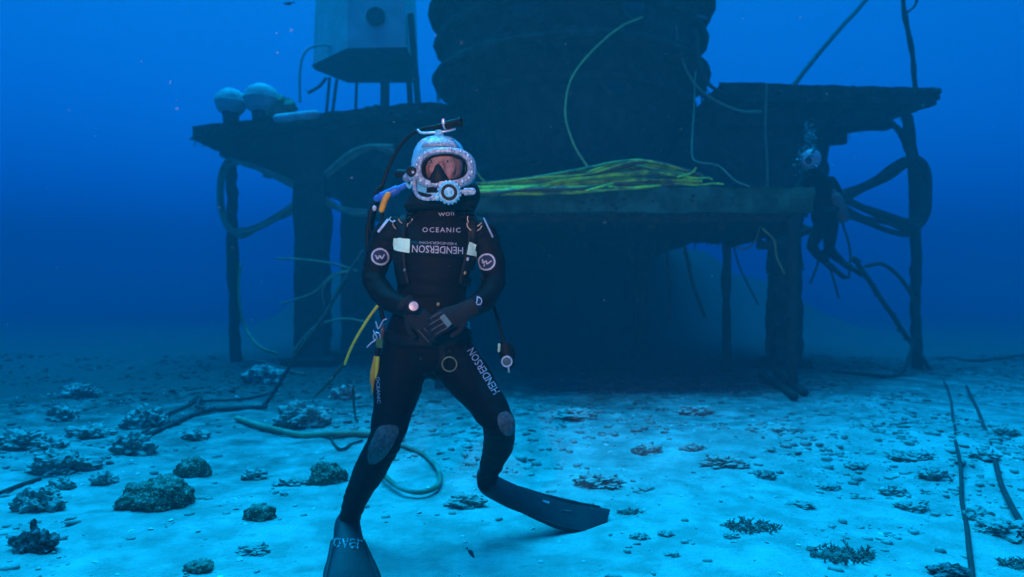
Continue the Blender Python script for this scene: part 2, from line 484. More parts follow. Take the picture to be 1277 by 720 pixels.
d = np.hypot(rx + 0.2, ry - 2.75); keep &= d > 0.5
rx, ry = rx[keep], ry[keep]
rz = ground_z(rx, ry)
for k in range(len(rx)):
    b = k % 8
    s = (0.0045 + 0.021 * rng.random() ** 4) * (1 + 0.09 * ry[k])
    a = rng.random() * 6.283
    R = np.array([[math.cos(a), -math.sin(a), 0], [math.sin(a), math.cos(a), 0], [0, 0, 1]])
    sc = s * np.array([0.7 + 0.9 * rng.random(), 0.7 + 0.5 * rng.random(), 0.5 + 0.5 * rng.random()])
    VV.append((BV[b] * sc) @ R.T + np.array([rx[k], ry[k], rz[k] + s * 0.1])); FF.append(BF[b] + off); off += len(BV[b])
VV = np.concatenate(VV); FF = np.concatenate(FF)
me = bpy.data.meshes.new('coral_rubble')
me.vertices.add(len(VV)); me.vertices.foreach_set('co', VV.ravel())
me.loops.add(FF.size); me.loops.foreach_set('vertex_index', FF.ravel().astype(np.int32))
me.polygons.add(len(FF)); me.polygons.foreach_set('loop_start', np.arange(0, FF.size, 3)); me.polygons.foreach_set('loop_total', np.full(len(FF), 3))
me.update(); me.validate()
rub = o = link_mesh('coral_rubble', me, M['rubble'], None, Vector(), False)
tag(o, 'small broken coral rubble scattered over the sand', 'rubble', kind='stuff')

# white shell bits
br = random.Random(9); mb = MB()
for k in range(520):
    Y = 1.6 + 6.5 * br.random() ** 1.3; X = br.uniform(-1, 1) * (0.8 * Y + 0.4)
    r = br.uniform(.004, .013) * (1 + .05 * Y); b = br.randrange(8)
    R = Matrix.Rotation(br.random() * 6.28, 3, 'Z') @ Matrix.Rotation(br.uniform(-.5, .5), 3, 'X')
    c = Vector((X, Y, gz(X, Y) + r * .15))
    mb.add([c + R @ Vector((q[0] * r * 1.3, q[1] * r * .8, q[2] * r * .5)) for q in BV[b]], [tuple(f) for f in BF[b]])
o = mb.build('shell_fragments', M['shell'], loc=(0, 4, 0)); tag(o, 'tiny white shell and coral fragments on the sand', 'shells', kind='stuff')

# ---------------------------------------------------------------- rocks and corals, each one a thing
def fronds(mb, c, r, n, h, seed):
    rg = random.Random(seed)
    for _ in range(n):
        a = rg.random() * 6.28; q = r * math.sqrt(rg.random())
        b = Vector(c) + Vector((math.cos(a) * q, math.sin(a) * q * 0.6, 0))
        b.z = gz(b.x, b.y) - 0.005
        hh = h * (0.25 + 0.75 * rg.random() ** 1.6)
        lean = Vector((rg.uniform(-1, 1), rg.uniform(-1, 1), 0)) * 0.9 * hh
        p = [b, b + lean * 0.3 + Vector((0, 0, hh * 0.45)), b + lean * 0.8 + Vector((rg.uniform(-.2, .2) * hh, 0, hh * 0.8)), b + lean * 1.2 + Vector((rg.uniform(-.3, .3) * hh, 0, hh * 0.95))]
        mb.tube(p, [0.0045, 0.004, 0.003, 0.0012], 5)
        for q in (p[1], p[2], p[1].lerp(p[2], 0.5)):
            l2 = Vector((rg.uniform(-1, 1), rg.uniform(-1, 1), rg.uniform(-0.1, 0.8))) * 0.42 * hh
            mb.tube([q, q + l2 * 0.6, q + l2 + Vector((0, 0, 0.1 * hh))], [0.0035, 0.003, 0.001], 4)

def coral(u, v, wpx, hpx, kind, label, seed, cat='coral', name=None, extra=None):
    """u, v: photo pixel where its base centre meets the sand"""
    g = on_ground(u, v)
    k = g.y / FPX
    w, h = wpx * k / 2, hpx * k * (0.66 if u > 690 else 1.0)
    nm = name or {'brain': 'coral_head', 'rock': 'rock', 'red': 'rock', 'tuft': 'algae_tuft'}[kind]
    mb = MB()
    if kind == 'tuft':
        vs_, fs = lump(g + Vector((0, 0, h * 0.05)), (w * 0.55, w * 0.3, h * 0.22), seed, 3, 0.6, 2.2)
        mb.add(vs_, fs)
        fronds(mb, g, w, int(40 + wpx * 1.2), h * 0.75, seed)
        for q in range(9):
            rq = random.Random(seed * 7 + q); a = rq.random() * 6.28; e = w * rq.random()
            cx, cy = g.x + math.cos(a) * e, g.y + math.sin(a) * e * 0.6
            vv, ff = lump((cx, cy, gz(cx, cy)), (w * 0.16, w * 0.13, h * 0.3 * rq.uniform(0.5, 1.2)), seed + q, 2, 0.7, 2.4); mb.add(vv, ff)
        o = mb.build(nm, M['algae'], loc=g)
    else:
        sub = 5 if wpx > 40 else 4
        dp = w * 0.8
        vs_, fs = lump(g + Vector((0, dp * 0.35, h * 0.12)), (w * 1.06, dp, h * 0.74), seed, sub, 0.24 if kind == 'brain' else 0.42, 1.7 if kind == 'brain' else 1.9)
        so = Vector((seed, 0, seed * 2))
        c = g + Vector((0, dp * 0.35, h * 0.12))
        fr = 26 / max(w, 0.05) * 0.16
        for i, p in enumerate(vs_):
            dv = (p - c).normalized()
            amp = (0.05 if kind == 'brain' else 0.10) * w
            vs_[i] = p + dv * amp * (mnoise.turbulence(p * fr + so, 3, False) - 0.4)
        mb.add(vs_, fs)
        if kind != 'brain':
            rg = random.Random(seed)
            for q in range(3):                                  # knobs growing on the rock
                a = rg.uniform(-2.8, -0.3)
                cc = c + Vector((math.cos(a) * w * 0.7, math.sin(a) * dp * 0.6, rg.uniform(-0.1, 0.5) * h))
                vv, ff = lump(cc, (w * 0.33, w * 0.3, h * 0.3), seed + 31 + q, 3, 0.5, 2.4)
                mb.add(vv, ff)
            fronds(mb, c, w * 0.9, 8, h * 0.6, seed)
        o = mb.build(nm, {'brain': M['brain'], 'rock': M['rock_pale'] if u > 690 or v < 505 else M['rock'], 'red': M['redrock']}[kind], loc=g)
    tag(o, label, cat if kind in ('brain',) else ('algae' if kind == 'tuft' else 'rock'))
    return o

ROCKS = [
    (190, 632, 84, 38, 'brain', 'largest speckled round coral head, alone on bright sand at lower left'),
    (322, 648, 38, 20, 'brain', 'small oval coral head on bright sand left of the diver\'s near fin'),
    (72, 590, 70, 30, 'rock', 'broad dark encrusted rock near the left edge, uphill of two smaller ones'),
    (43, 637, 52, 30, 'rock', 'rounded knobbly rock near left edge just above the reddish one'),
    (38, 688, 46, 28, 'red', 'dark reddish lump with a short stalk in the lower left corner'),
    (74, 611, 28, 17, 'rock', 'small dark rock tucked below the broad rock at left'),
    (126, 605, 30, 18, 'rock', 'small dark rock between the broad left rock and the large coral head'),
    (237, 595, 40, 26, 'brain', 'smooth pale dome coral just above right of the largest coral head'),
    (163, 566, 44, 28, 'rock', 'dark rock at the left end of the bent cable on the sand'),
    (178, 533, 50, 28, 'rock', 'dark bushy rock above the left end of the bent cable'),
    (97, 498, 44, 20, 'rock', 'dim rock in the hazy band at far left, upper of two'),
    (75, 524, 36, 18, 'rock', 'dim rock in the hazy band at far left, lower of two'),
    (108, 545, 50, 16, 'rock', 'low flat dark rock left of the bent cable'),
    (20, 560, 56, 22, 'rock', 'low dark mound cut by the left edge of the picture'),
    (240, 548, 30, 14, 'rock', 'small low rock just below the bent cable'),
    (370, 532, 58, 30, 'rock', 'wide dark rock behind the hose lying on sand, left of diver'),
    (430, 492, 36, 20, 'rock', 'dim rock beside the hip of the diver on the left'),
    (325, 478, 44, 24, 'rock', 'dim dark clump in haze where the slanting stick meets the sand'),
    (408, 602, 46, 26, 'brain', 'low mossy coral lump close left of the diver\'s bent knee'),
    (316, 597, 30, 12, 'rock', 'thin low dark patch rock midway between two corals left of diver'),
    (362, 606, 40, 12, 'rock', 'flat broken coral plate left of the mossy lump by the diver'),
    (62, 560, 34, 14, 'rock', 'small dark rock directly above the broad left rock'),
    (245, 712, 36, 14, 'brain', 'low coral cut by the bottom edge left of the near fin'),
    (312, 690, 40, 10, 'rock', 'flat faint coral patch on sand near bottom left of the fin'),
    (748, 606, 56, 22, 'rock', 'broad low rock on sand above the tip of the long fin'),
    (580, 632, 44, 16, 'rock', 'low dark rock between the diver\'s two feet'),
    (865, 562, 28, 14, 'rock', 'small dark rock in the upper middle of the right sand flat'),
    (906, 582, 46, 22, 'rock', 'dark lumpy rock right of the small upper middle one'),
    (808, 566, 34, 20, 'rock', 'dim rock on the sand right of the fin, nearer the shade'),
    (955, 596, 24, 16, 'rock', 'small round dark rock in the middle of the right sand flat'),
    (938, 660, 70, 20, 'tuft', 'long low dark algae tuft on bright sand, right centre foreground'),
    (1050, 692, 84, 24, 'tuft', 'wide bushy algae patch near the bottom right foreground'),
    (784, 640, 30, 12, 'tuft', 'small algae tuft just right of the fin tip'),
    (798, 672, 22, 10, 'rock', 'tiny dark rock below right of the fin tip'),
    (830, 668, 20, 10, 'rock', 'tiny rock right of the one below the fin tip'),
    (838, 694, 18, 8, 'rock', 'tiny rock near the bottom edge right of the fin'),
    (913, 671, 18, 9, 'rock', 'tiny dark rock just below the long algae tuft'),
    (1168, 598, 34, 22, 'rock', 'dark rock touching the left of two cables at right'),
    (1138, 574, 50, 20, 'rock', 'broken rock patch uphill left of the two cables at right'),
    (1118, 616, 30, 16, 'rock', 'small rock left of the rock touching the cable'),
    (1140, 636, 40, 18, 'rock', 'low rock with pale specks left of the near cable'),
    (1070, 588, 22, 11, 'rock', 'small lone rock left of the broken patch at right'),
    (1222, 650, 30, 28, 'rock', 'upright dark rock standing between the two cables'),
    (1258, 668, 56, 30, 'rock', 'large dark clump at right edge under the outer cable'),
    (1266, 706, 40, 22, 'tuft', 'dark algae clump in the bottom right corner'),
    (1188, 718, 44, 18, 'red', 'reddish rock at bottom edge beside the near cable'),
    (1230, 572, 36, 16, 'rock', 'dim rock between the two cables, higher up'),
    (1258, 545, 30, 18, 'rock', 'hazy rock right of the outer cable'),
    (1095, 533, 40, 14, 'rock', 'faint rock on the hazy sand below the right post'),
    (980, 540, 34, 13, 'rock', 'faint low rock at the edge of the shade right of centre'),
    (870, 516, 44, 16, 'rock', 'faint rock at the shade edge below the deck'),
    (715, 520, 50, 16, 'rock', 'faint broad rock at the shade edge right of the diver'),
    (1000, 632, 30, 10, 'rock', 'low thin rock right above the long algae tuft'),
    (1030, 610, 26, 10, 'rock', 'small faint rock in the empty sand left of the cables'),
]
for i, (u, v, w, h, k, lab) in enumerate(ROCKS):
    o = coral(u, v, w, h, k, lab, i * 5 + 3)
    if i == 4:                                                   # short stalk growing on the reddish lump
        g = ORIG[o.name]; kk = g.y / FPX
        mb = MB(); mb.tube(wob(spline([g + Vector((-2 * kk, .03, 14 * kk)), g + Vector((-1 * kk, .03, 24 * kk)), g + Vector((-3 * kk, .03, 30 * kk)), g + Vector((-2 * kk, .03, 36 * kk))], 6), 0.004, 30), [5 * kk] * 6 + [4 * kk] * 6 + [3.5 * kk] * 6 + [2 * kk], 8, True)
        mb.build('stalk', M['redrock'], o)

# ---------------------------------------------------------------- habitat
foul_v = []; foul_f = []
class Growth:
    """bushy fouling scattered over points: real lumps and filaments, one part"""
    def __init__(s): s.mb = MB(); s.rg = random.Random(3)
    def lumps(s, pts, r0, r1):
        for p in pts:
            b = s.rg.randrange(8); r = s.rg.uniform(r0, r1)
            R = Matrix.Rotation(s.rg.random() * 6.28, 3, 'Z')
            s.mb.add([Vector(p) + R @ Vector(q) * r for q in BV[b]], [tuple(f) for f in BF[b]])
    def hang(s, pts, l0, l1, r=0.012):
        for p in pts:
            l = s.rg.uniform(l0, l1) * s.rg.random() ** 1.5 + 0.03
            q = Vector(p) + Vector((s.rg.uniform(-.2, .2) * l, s.rg.uniform(-.2, .2) * l, -l))
            s.mb.tube([p, (Vector(p) + q) / 2 + Vector((s.rg.uniform(-.1, .1) * l, 0, 0)), q], [r, r * 0.8, r * 0.3], 4)
    def build(s, m, parent):
        o = s.mb.build('marine_growth', m, parent); o['kind'] = 'stuff'; return o

HB = Vector((1.0, 11.6, 0))
habitat = thing('underwater_habitat', HB, 'huge dark fouled steel undersea habitat with side platforms behind the diver', 'habitat')
rg = random.Random(11)

# the drum in the middle: flanged, flaring upwards out of the picture
prof = [(1.25, 2.55), (1.35, 2.75), (1.52, 3.2), (1.62, 3.22), (1.62, 3.34), (1.56, 3.36), (1.72, 3.9), (1.90, 4.30), (2.0, 4.32), (2.0, 4.44), (1.94, 4.46), (2.02, 4.70), (2.26, 4.74), (2.26, 4.98), (2.17, 5.00), (2.17, 5.40), (2.20, 5.42), (2.20, 5.55), (2.17, 5.57), (2.18, 5.88), (2.28, 5.90), (2.30, 6.10), (2.26, 6.2), (2.36, 6.8), (2.36, 7.4), (2.1, 7.75), (1.3, 8.05), (0.4, 8.2)]
mb = MB(); mb.lathe((HB.x, HB.y, 0), prof, n=56)
hull = subdivided(mb, 2, 0.035, 1.9, 2).build('hull', M['foul'], habitat)
for z, R in ((4.86, 2.29), (6.0, 2.36), (5.48, 2.26), (4.38, 2.06), (3.28, 1.68)):
    m2 = MB(); m2.torus((HB.x, HB.y, z), R, 0.07, (0, 0, 1), 64, 8)
    subdivided(m2, 0, 0.05, 3.0, 5).build('flange', M['foul'], hull)
# hatch and port faces on the drum
for a, z, r in ((-1.95, 5.45, 0.26), (-1.22, 5.4, 0.24), (-1.30, 4.35, 0.22)):
    Rr = 2.19 if z > 5 else 1.93
    c = Vector((HB.x + math.cos(a) * Rr, HB.y + math.sin(a) * Rr, z)); ax = Vector((math.cos(a), math.sin(a), 0))
    m2 = MB(); m2.torus(c, r, 0.05, ax, 24, 8); po = m2.build('porthole', M['foul'], habitat)
    m2 = MB(); m2.lathe(c - ax * 0.06, [(r, 0), (r, 0.06), (r * 0.6, 0.09), (0.01, 0.1)], ax, 20); m2.build('pane', M['glass_dark'], po)
# the long pressure hull and its base plate run back from the drum
mb = MB(); mb.lathe((HB.x, 13.0, 5.7), [(0.3, -0.4), (1.6, -0.2), (2.05, 0.3), (2.05, 12.0), (1.6, 12.6), (0.3, 12.9)], (0, 1, 0), 40)
subdivided(mb, 4, 0.10, 1.6, 12).build('long_hull', M['foul'], habitat)
mb = MB(); mb.box((1.0, 18.5, 2.72), (6.8, 15.0, 0.3))
subdivided(mb, 6, 0.06, 2.0, 13).build('base_plate', M['foul'], habitat)
# underframe crossing below the drum
mb = MB()
for p, q in (((-0.6, 10.4), (2.8, 10.4)), ((-0.6, 12.6), (2.8, 12.6)), ((-0.6, 10.4), (-0.6, 12.6)), ((2.8, 10.4), (2.8, 12.6))):
    c = Vector(((p[0] + q[0]) / 2, (p[1] + q[1]) / 2, 2.65)); dx, dy = q[0] - p[0], q[1] - p[1]
    mb.box(c, (abs(dx) + 0.2, abs(dy) + 0.2, 0.28))
subdivided(mb, 4, 0.06, 2.5, 8).build('base_frame', M['foul'], habitat)

def slab(name, corners, z0, z1, m, parent, disp=0.07, cuts=5, seed=1):
    mb = MB()
    n = len(corners)
    vs_ = [Vector((x, y, z0)) for x, y in corners] + [Vector((x, y, z1)) for x, y in corners]
    fs = [tuple(range(n - 1, -1, -1)), tuple(range(n, 2 * n))] + [(i, (i + 1) % n, n + (i + 1) % n, n + i) for i in range(n)]
    mb.add(vs_, fs)
    return subdivided(mb, cuts, disp, 2.0, seed).build(name, m, parent)

LP = [(-6.0, 12.5), (-1.35, 11.0), (-0.9, 11.3), (-0.9, 26.0), (-4.3, 26.0), (-5.75, 15.6)]
RP = [(3.15, 10.05), (6.55, 10.3), (6.1, 12.1), (5.4, 26.0), (2.9, 26.0)]
lp = slab('platform', LP, 4.17, 4.43, M['foul'], habitat, 0.03, 6, 3)
lp['label'] = 'left side platform carrying two white floats'
rp = slab('platform', RP, 4.17, 4.43, M['foul'], habitat, 0.03, 6, 4)
rp['label'] = 'right side platform with thin mast'
# beams under the platforms
def beam(name, a, b, w, h, m, parent, disp=0.03, seed=0):
    a, b = Vector(a), Vector(b); d = b - a; L = d.length
    t = d.normalized(); up = Vector((0, 0, 1)) if abs(t.z) < 0.95 else Vector((0, 1, 0))
    s = t.cross(up).normalized(); up = s.cross(t)
    mb = MB(); k = max(2, int(L / 0.3))
    rings = [[a + t * L * i / k + s * w / 2 * x + up * h / 2 * y for x, y in ((-1, -1), (1, -1), (1, 1), (-1, 1))] for i in range(k + 1)]
    mb.rings(rings)
    return subdivided(mb, 1, disp, 3.0, seed).build(name, m, parent)
beam('beam', (-5.6, 12.9, 4.05), (-1.1, 11.6, 4.05), 0.22, 0.26, M['foul'], lp, seed=1)
beam('beam', (-5.5, 14.9, 4.05), (-1.1, 14.2, 4.05), 0.22, 0.26, M['foul'], lp, seed=2)
beam('beam', (-3.6, 12.3, 3.98), (-3.5, 14.6, 3.98), 0.2, 0.22, M['foul'], lp, seed=3)
beam('beam', (3.2, 10.6, 4.05), (6.1, 10.8, 4.05), 0.22, 0.26, M['foul'], rp, seed=4)
beam('beam', (3.1, 12.4, 4.05), (5.9, 11.8, 4.05), 0.22, 0.26, M['foul'], rp, seed=5)
# sloped gussets that join platforms to the drum
def wedge(name, pts2, y0, y1, parent, seed):
    n = len(pts2); mb = MB()
    mb.add([Vector((x, y0, z)) for x, z in pts2] + [Vector((x, y1, z)) for x, z in pts2],
           [tuple(range(n)), tuple(range(2 * n - 1, n - 1, -1))] + [(i, n + i, n + (i + 1) % n, (i + 1) % n) for i in range(n)])
    return subdivided(mb, 5, 0.06, 2.0, seed).build(name, M['foul'], parent)
wedge('gusset', [(-3.4, 4.15), (-1.0, 4.15), (0.1, 3.2), (0.1, 2.75), (-1.2, 2.75)], 11.6, 13.6, habitat, 21)
wedge('gusset', [(5.3, 4.15), (3.0, 4.15), (2.4, 3.3), (2.4, 2.5), (4.75, 2.5), (5.15, 3.2)], 10.9, 12.4, habitat, 22)
# the stout columns that stand on the sand
def column(x, y, w, z1, seed):
    z0 = gz(x, y) - 0.1
    mb = MB()
    mb.rings([[Vector((x + w / 2 * sx * k, y + w / 2 * sy * k, z)) for sx, sy in ((-1, -1), (1, -1), (1, 1), (-1, 1))] for z, k in ((z0, 1.7), (z0 + 0.22, 1.7), (z0 + 0.24, 1.0), (1.2, 1.0), (2.2, 1.0), (z1, 1.0))])
    return subdivided(mb, 3, 0.06, 2.5, seed).build('column', M['foul'], habitat)
column(-3.55, 11.9, 0.52, 4.1, 31)
column(4.6, 11.3, 0.42, 4.1, 32)
column(-3.3, 14.3, 0.6, 4.1, 33)
column(-0.4, 13.4, 0.2, 2.7, 34)
column(2.6, 13.4, 0.2, 2.7, 35)
column(-1.6, 19.0, 0.3, 2.7, 36)
column(3.4, 19.0, 0.3, 2.7, 37)
# corner posts under the outer platform corners
def post(pts, r, parent, name='post', m=None):
    mb = MB(); mb.tube(wob(spline(pts, 10), 0.025, 2.0, 1.0), r, 8)
    return subdivided(mb, 0, r * 0.5, 5.0, 2).build(name, m or M['pole'], parent)
pr = P(1142, 300, 10.5)
post([P(1128, 130, 10.5), P(1136, 180, 10.5), P(1141, 260, 10.5), (pr.x, 10.5, 1.2), (pr.x + 0.02, 10.5, gz(pr.x, 10.5) - 0.1)], 0.075, habitat)
post([P(1108, 150, 10.6), P(1122, 165, 10.55), P(1134, 190, 10.5)], 0.05, habitat, 'brace')
pl = P(291, 300, 12.7)
post([P(288, 180, 12.7), P(290, 240, 12.7), (pl.x, 12.7, 1.6), (pl.x + 0.05, 12.7, gz(pl.x, 12.7) - 0.1)], 0.10, habitat)
# mast on the right platform
post([P(1143, 112, 10.6), P(1136, 60, 10.6), P(1127, 10, 10.6), P(1124, -30, 10.6)], 0.035, habitat, 'mast')
post([P(1129, 18, 10.6), P(1140, 8, 10.6), P(1143, -6, 10.6)], 0.02, habitat, 'mast_arm')
# pipe stand with hanging hoses beside the drum, right
post([P(858, 20, 10.6), P(866, 45, 10.5), P(868, 95, 10.4)], 0.06, habitat, 'hose_hanger')
# fouling
G = Growth()
def edge_pts(a, b, n, zj, j=0.06):
    a, b = Vector(a), Vector(b)
    return [a.lerp(b, rg.random()) + Vector((rg.uniform(-j, j), rg.uniform(-j, j), rg.uniform(-zj, zj))) for _ in range(n)]
for C, z in ((LP, 4.3), (RP, 4.3)):
    for i in range(len(C)):
        a, b = C[i], C[(i + 1) % len(C)]
        L = math.hypot(a[0] - b[0], a[1] - b[1])
        G.lumps(edge_pts((*a, z), (*b, z), int(L * 16), 0.10), 0.02, 0.06)
        G.hang(edge_pts((*a, z - 0.14), (*b, z - 0.14), int(L * 4), 0.03), 0.04, 0.16, 0.008)
for _ in range(520):
    a = rg.uniform(math.pi * 0.95, math.pi * 2.05); z = rg.choice([4.86, 4.86, 6.0, 5.0, rg.uniform(3, 7), rg.uniform(3, 7)]) + rg.uniform(-0.12, 0.12)
    R = float(np.interp(z, [p[1] for p in prof], [p[0] for p in prof]))
    G.lumps([Vector((HB.x + R * math.cos(a), HB.y + R * math.sin(a), z))], 0.02, 0.08)
for _ in range(260):
    a = rg.uniform(math.pi, math.pi * 2)
    G.hang([Vector((HB.x + 2.26 * math.cos(a), HB.y + 2.26 * math.sin(a), 4.76))], 0.1, 0.5)
G.build(M['foul'], habitat)

# low deck in front, on thin legs
DZ0, DZ1 = 2.19, 2.48
DB = Vector((1.3, 9.3, 0))
deck = thing('work_deck', DB, 'low fouled steel deck on thin legs carrying the yellow hose bundle', 'deck')
mb = MB(); mb.box((1.27, 9.5, (DZ0 + DZ1) / 2), (4.70, 3.0, DZ1 - DZ0))
subdivided(mb, 6, 0.035, 2.6, 41).build('deck_slab', M['deckfoul'], deck)
mb = MB(); mb.box((1.27, 9.55, DZ0 - 0.05), (4.5, 2.8, 0.10))
subdivided(mb, 6, 0.05, 3.2, 42).build('rusty_underside', M['under'], deck)
for k in range(6):
    x = -0.85 + k * 0.86
    beam('joist', (x, 8.25, DZ0 - 0.13), (x, 10.85, DZ0 - 0.13), 0.09, 0.12, M['under'], deck, 0.03, k)
for x, y in ((3.42, 8.15), (3.38, 10.5), (-0.9, 8.3), (-0.9, 10.6)):
    mb = MB(); zb = gz(x, y) - 0.1
    mb.tube(wob([Vector((x, y, z)) for z in np.linspace(DZ0, zb, 14)], 0.02, 2, x), 0.07, 8)
    subdivided(mb, 0, 0.03, 5, 7).build('leg', M['pole'], deck)
G = Growth()
G.lumps(edge_pts((-1.05, 8.02, 2.34), (3.6, 8.02, 2.34), 70, 0.13, 0.03), 0.01, 0.03)
G.lumps(edge_pts((-1.05, 8.1, 2.2), (3.6, 8.1, 2.2), 160, 0.04, 0.06), 0.02, 0.06)
G.hang(edge_pts((-1.0, 8.1, 2.16), (3.55, 8.1, 2.16), 110, 0.02, 0.08), 0.05, 0.22, 0.009)
G.hang(edge_pts((-1.0, 10.8, 2.16), (3.55, 10.8, 2.16), 110, 0.02, 0.1), 0.08, 0.4, 0.014)
G.build(M['under'], deck)

# ---------------------------------------------------------------- hoses, cables and lines
def hose(name, pts, r, m, label, cat='hose', group=None, k=10, w=0.02, n=8, fr=1.5, grow=0):
    pts = wob(spline(pts, k), w, fr, len(label) * 0.37)
    mb = MB(); mb.tube(pts, r, n, True)
    if grow:
        gg = Growth()
        gg.rg = random.Random(len(label))
        gg.lumps([p + Vector((rnd.uniform(-r, r), rnd.uniform(-r, r), rnd.uniform(-r, r))) for p in pts for _ in range(grow)], r * 0.4, r * 1.3)
        mb.add(gg.mb.v, gg.mb.f)
    base = min(pts, key=lambda p: p.z)
    o = mb.build(name, m, loc=base)
    return tag(o, label, cat, group)

# bundle of yellow hoses lying along the front of the deck
BB = P(740, 236, 8.1)
bundle = thing('hose_bundle', BB, 'thick bundle of bright yellow and green hoses lying along the deck edge', 'hose bundle')
br = random.Random(21)
for k in range(46):
    a = br.random(); yy = br.uniform(-0.17, 0.16)
    pts = []
    mm = M['hose_yellow'] if k % 3 else (M['hose_green'] if k % 2 else M['hose_brown'])
    e0 = br.uniform(568, 590); e1 = br.uniform(832, 876)
    if a > 0.75: e1 = br.uniform(845, 880)
    ph = br.uniform(0, 6.28)
    for i in range(15):
        t = i / 14
        u = e0 + (e1 - e0) * t
        s_ = (u - 575) / (880 - 575)
        top = np.interp(s_, [0, 0.1, 0.3, 0.5, 0.62, 0.72, 0.82, 0.92, 1.0], [230, 229, 222, 211, 203, 200, 204, 213, 221])
        bot = np.interp(s_, [0, 0.1, 0.3, 0.5, 0.7, 0.85, 1.0], [242, 243, 242, 240, 235, 231, 229])
        wv = a + 0.16 * math.sin(ph + 5 * t) + 0.08 * math.sin(ph * 2 + 12 * t)
        v = bot + (top - bot) * min(max(wv, 0), 1)
        Y = 8.08 + yy * (0.35 + 0.65 * math.sin(math.pi * min(max(s_, 0), 1))) + (0.10 if v < 233 else -0.10)
        pts.append(P(u, v, Y))
    mb = MB(); mb.tube(spline(pts, 4), br.choice([0.014, 0.018, 0.022]), 6, True)
    mb.build('hose', mm, bundle)
# frayed ends at the right of the bundle
for k, pts in enumerate(([(845, 221), (862, 216), (868, 209), (866, 214)], [(850, 224), (880, 222), (888, 224)], [(842, 230), (870, 231), (890, 229), (902, 230)])):
    mb = MB(); mb.tube(spline([P(u, v, 8.0) for u, v in pts], 6), 0.010, 6, True); mb.build('loose_end', M['hose_yellow'], bundle)

hose('hose', [P(800, 22, 9.2), P(775, 33, 9.0), P(740, 62, 8.8), P(714, 98, 8.6), P(705, 140, 8.4), P(714, 178, 8.25), P(734, 209, 8.15)], 0.013, M['line_thin'], 'thin yellow hose looping up from the bundle across the dark drum')
hose('hose', [P(590, 208, 7.9), P(600, 222, 8.0), P(612, 232, 8.1)], 0.011, M['line_thin'], 'short thin green hose running from behind the helmet to the bundle')
hose('hose', [P(868, 90, 9.6), P(864, 150, 9.2), P(863, 192, 8.8), P(873, 203, 8.6), P(895, 208, 8.4), P(915, 226, 8.2), P(935, 234, 8.05)], 0.012, M['hose_pale'], 'thin pale hose hanging beside the drum onto the right of the deck')
hose('hose', [P(842, 30, 10.0), P(848, 60, 9.9), P(858, 92, 9.8), P(880, 118, 9.8), P(920, 138, 9.85), P(948, 140, 9.95)], 0.022, M['hose_pale'], 'slack hose curving from the drum to the right platform edge')
hose('hose', [P(868, 40, 10.0), P(872, 80, 9.9), P(885, 105, 9.9), P(905, 118, 10.0)], 0.028, M['hose_dark'], 'short dark hose hanging between drum and right platform')
hose('hose', [P(956, 106, 10.0), P(954, 150, 9.98), P(956, 200, 9.98), P(957, 236, 9.95)], 0.020, M['hose_pale'], 'straight pale line hanging down from the right platform')
# figure-eight umbilicals hung between posts and the frame
def coil(name, paths, r, m, label, n):
    base = Vector(paths[0][0])
    t = thing(name, base, label, 'hose coil')
    cr = random.Random(len(label))
    for path in paths:
        for k in range(n):
            off_ = Vector((cr.uniform(-1, 1), cr.uniform(-1, 1), cr.uniform(-1, 1))) * r * 2.3
            pts = [Vector(p) + off_ + Vector((0, 0, cr.uniform(-1, 1) * r * 1.5)) for p in path]
            mb = MB(); mb.tube(wob(spline(pts, 8), 0.03, 1.2, cr.random() * 9), r, 7, True)
            mb.build('hose', m, t)
    return t
coil('umbilical_coil', [
    [P(1050, 250, 10.3), P(1080, 236, 10.4), P(1115, 213, 10.5), P(1138, 204, 10.5), P(1152, 218, 10.45), P(1156, 245, 10.4), P(1153, 272, 10.4), P(1140, 286, 10.45), P(1115, 280, 10.4), P(1080, 268, 10.4), P(1052, 254, 10.3)]],
    0.042, M['hose_dark'], 'dark umbilical coil stretched round the right corner post', 5)
coil('umbilical_coil', [
    [P(480, 262, 11.5), P(440, 262, 11.6), P(400, 246, 11.9), P(350, 222, 12.3), P(310, 205, 12.6), P(288, 202, 12.65), P(277, 220, 12.6), P(276, 250, 12.6), P(284, 280, 12.6), P(300, 290, 12.6), P(330, 280, 12.4), P(365, 258, 12.1), P(400, 225, 11.8), P(435, 195, 11.5), P(465, 183, 11.3), P(490, 186, 11.1)]],
    0.034, M['hose_teal'], 'pale green umbilical coil looped in a figure eight round the left corner post', 4)
coil('umbilical_coil', [
    [P(1010, 275, 9.2), P(990, 290, 9.4), P(965, 298, 9.6), P(950, 292, 9.8)]],
    0.05, M['hose_dark'], 'short dark umbilical bundle sagging under the right end of the deck', 3)
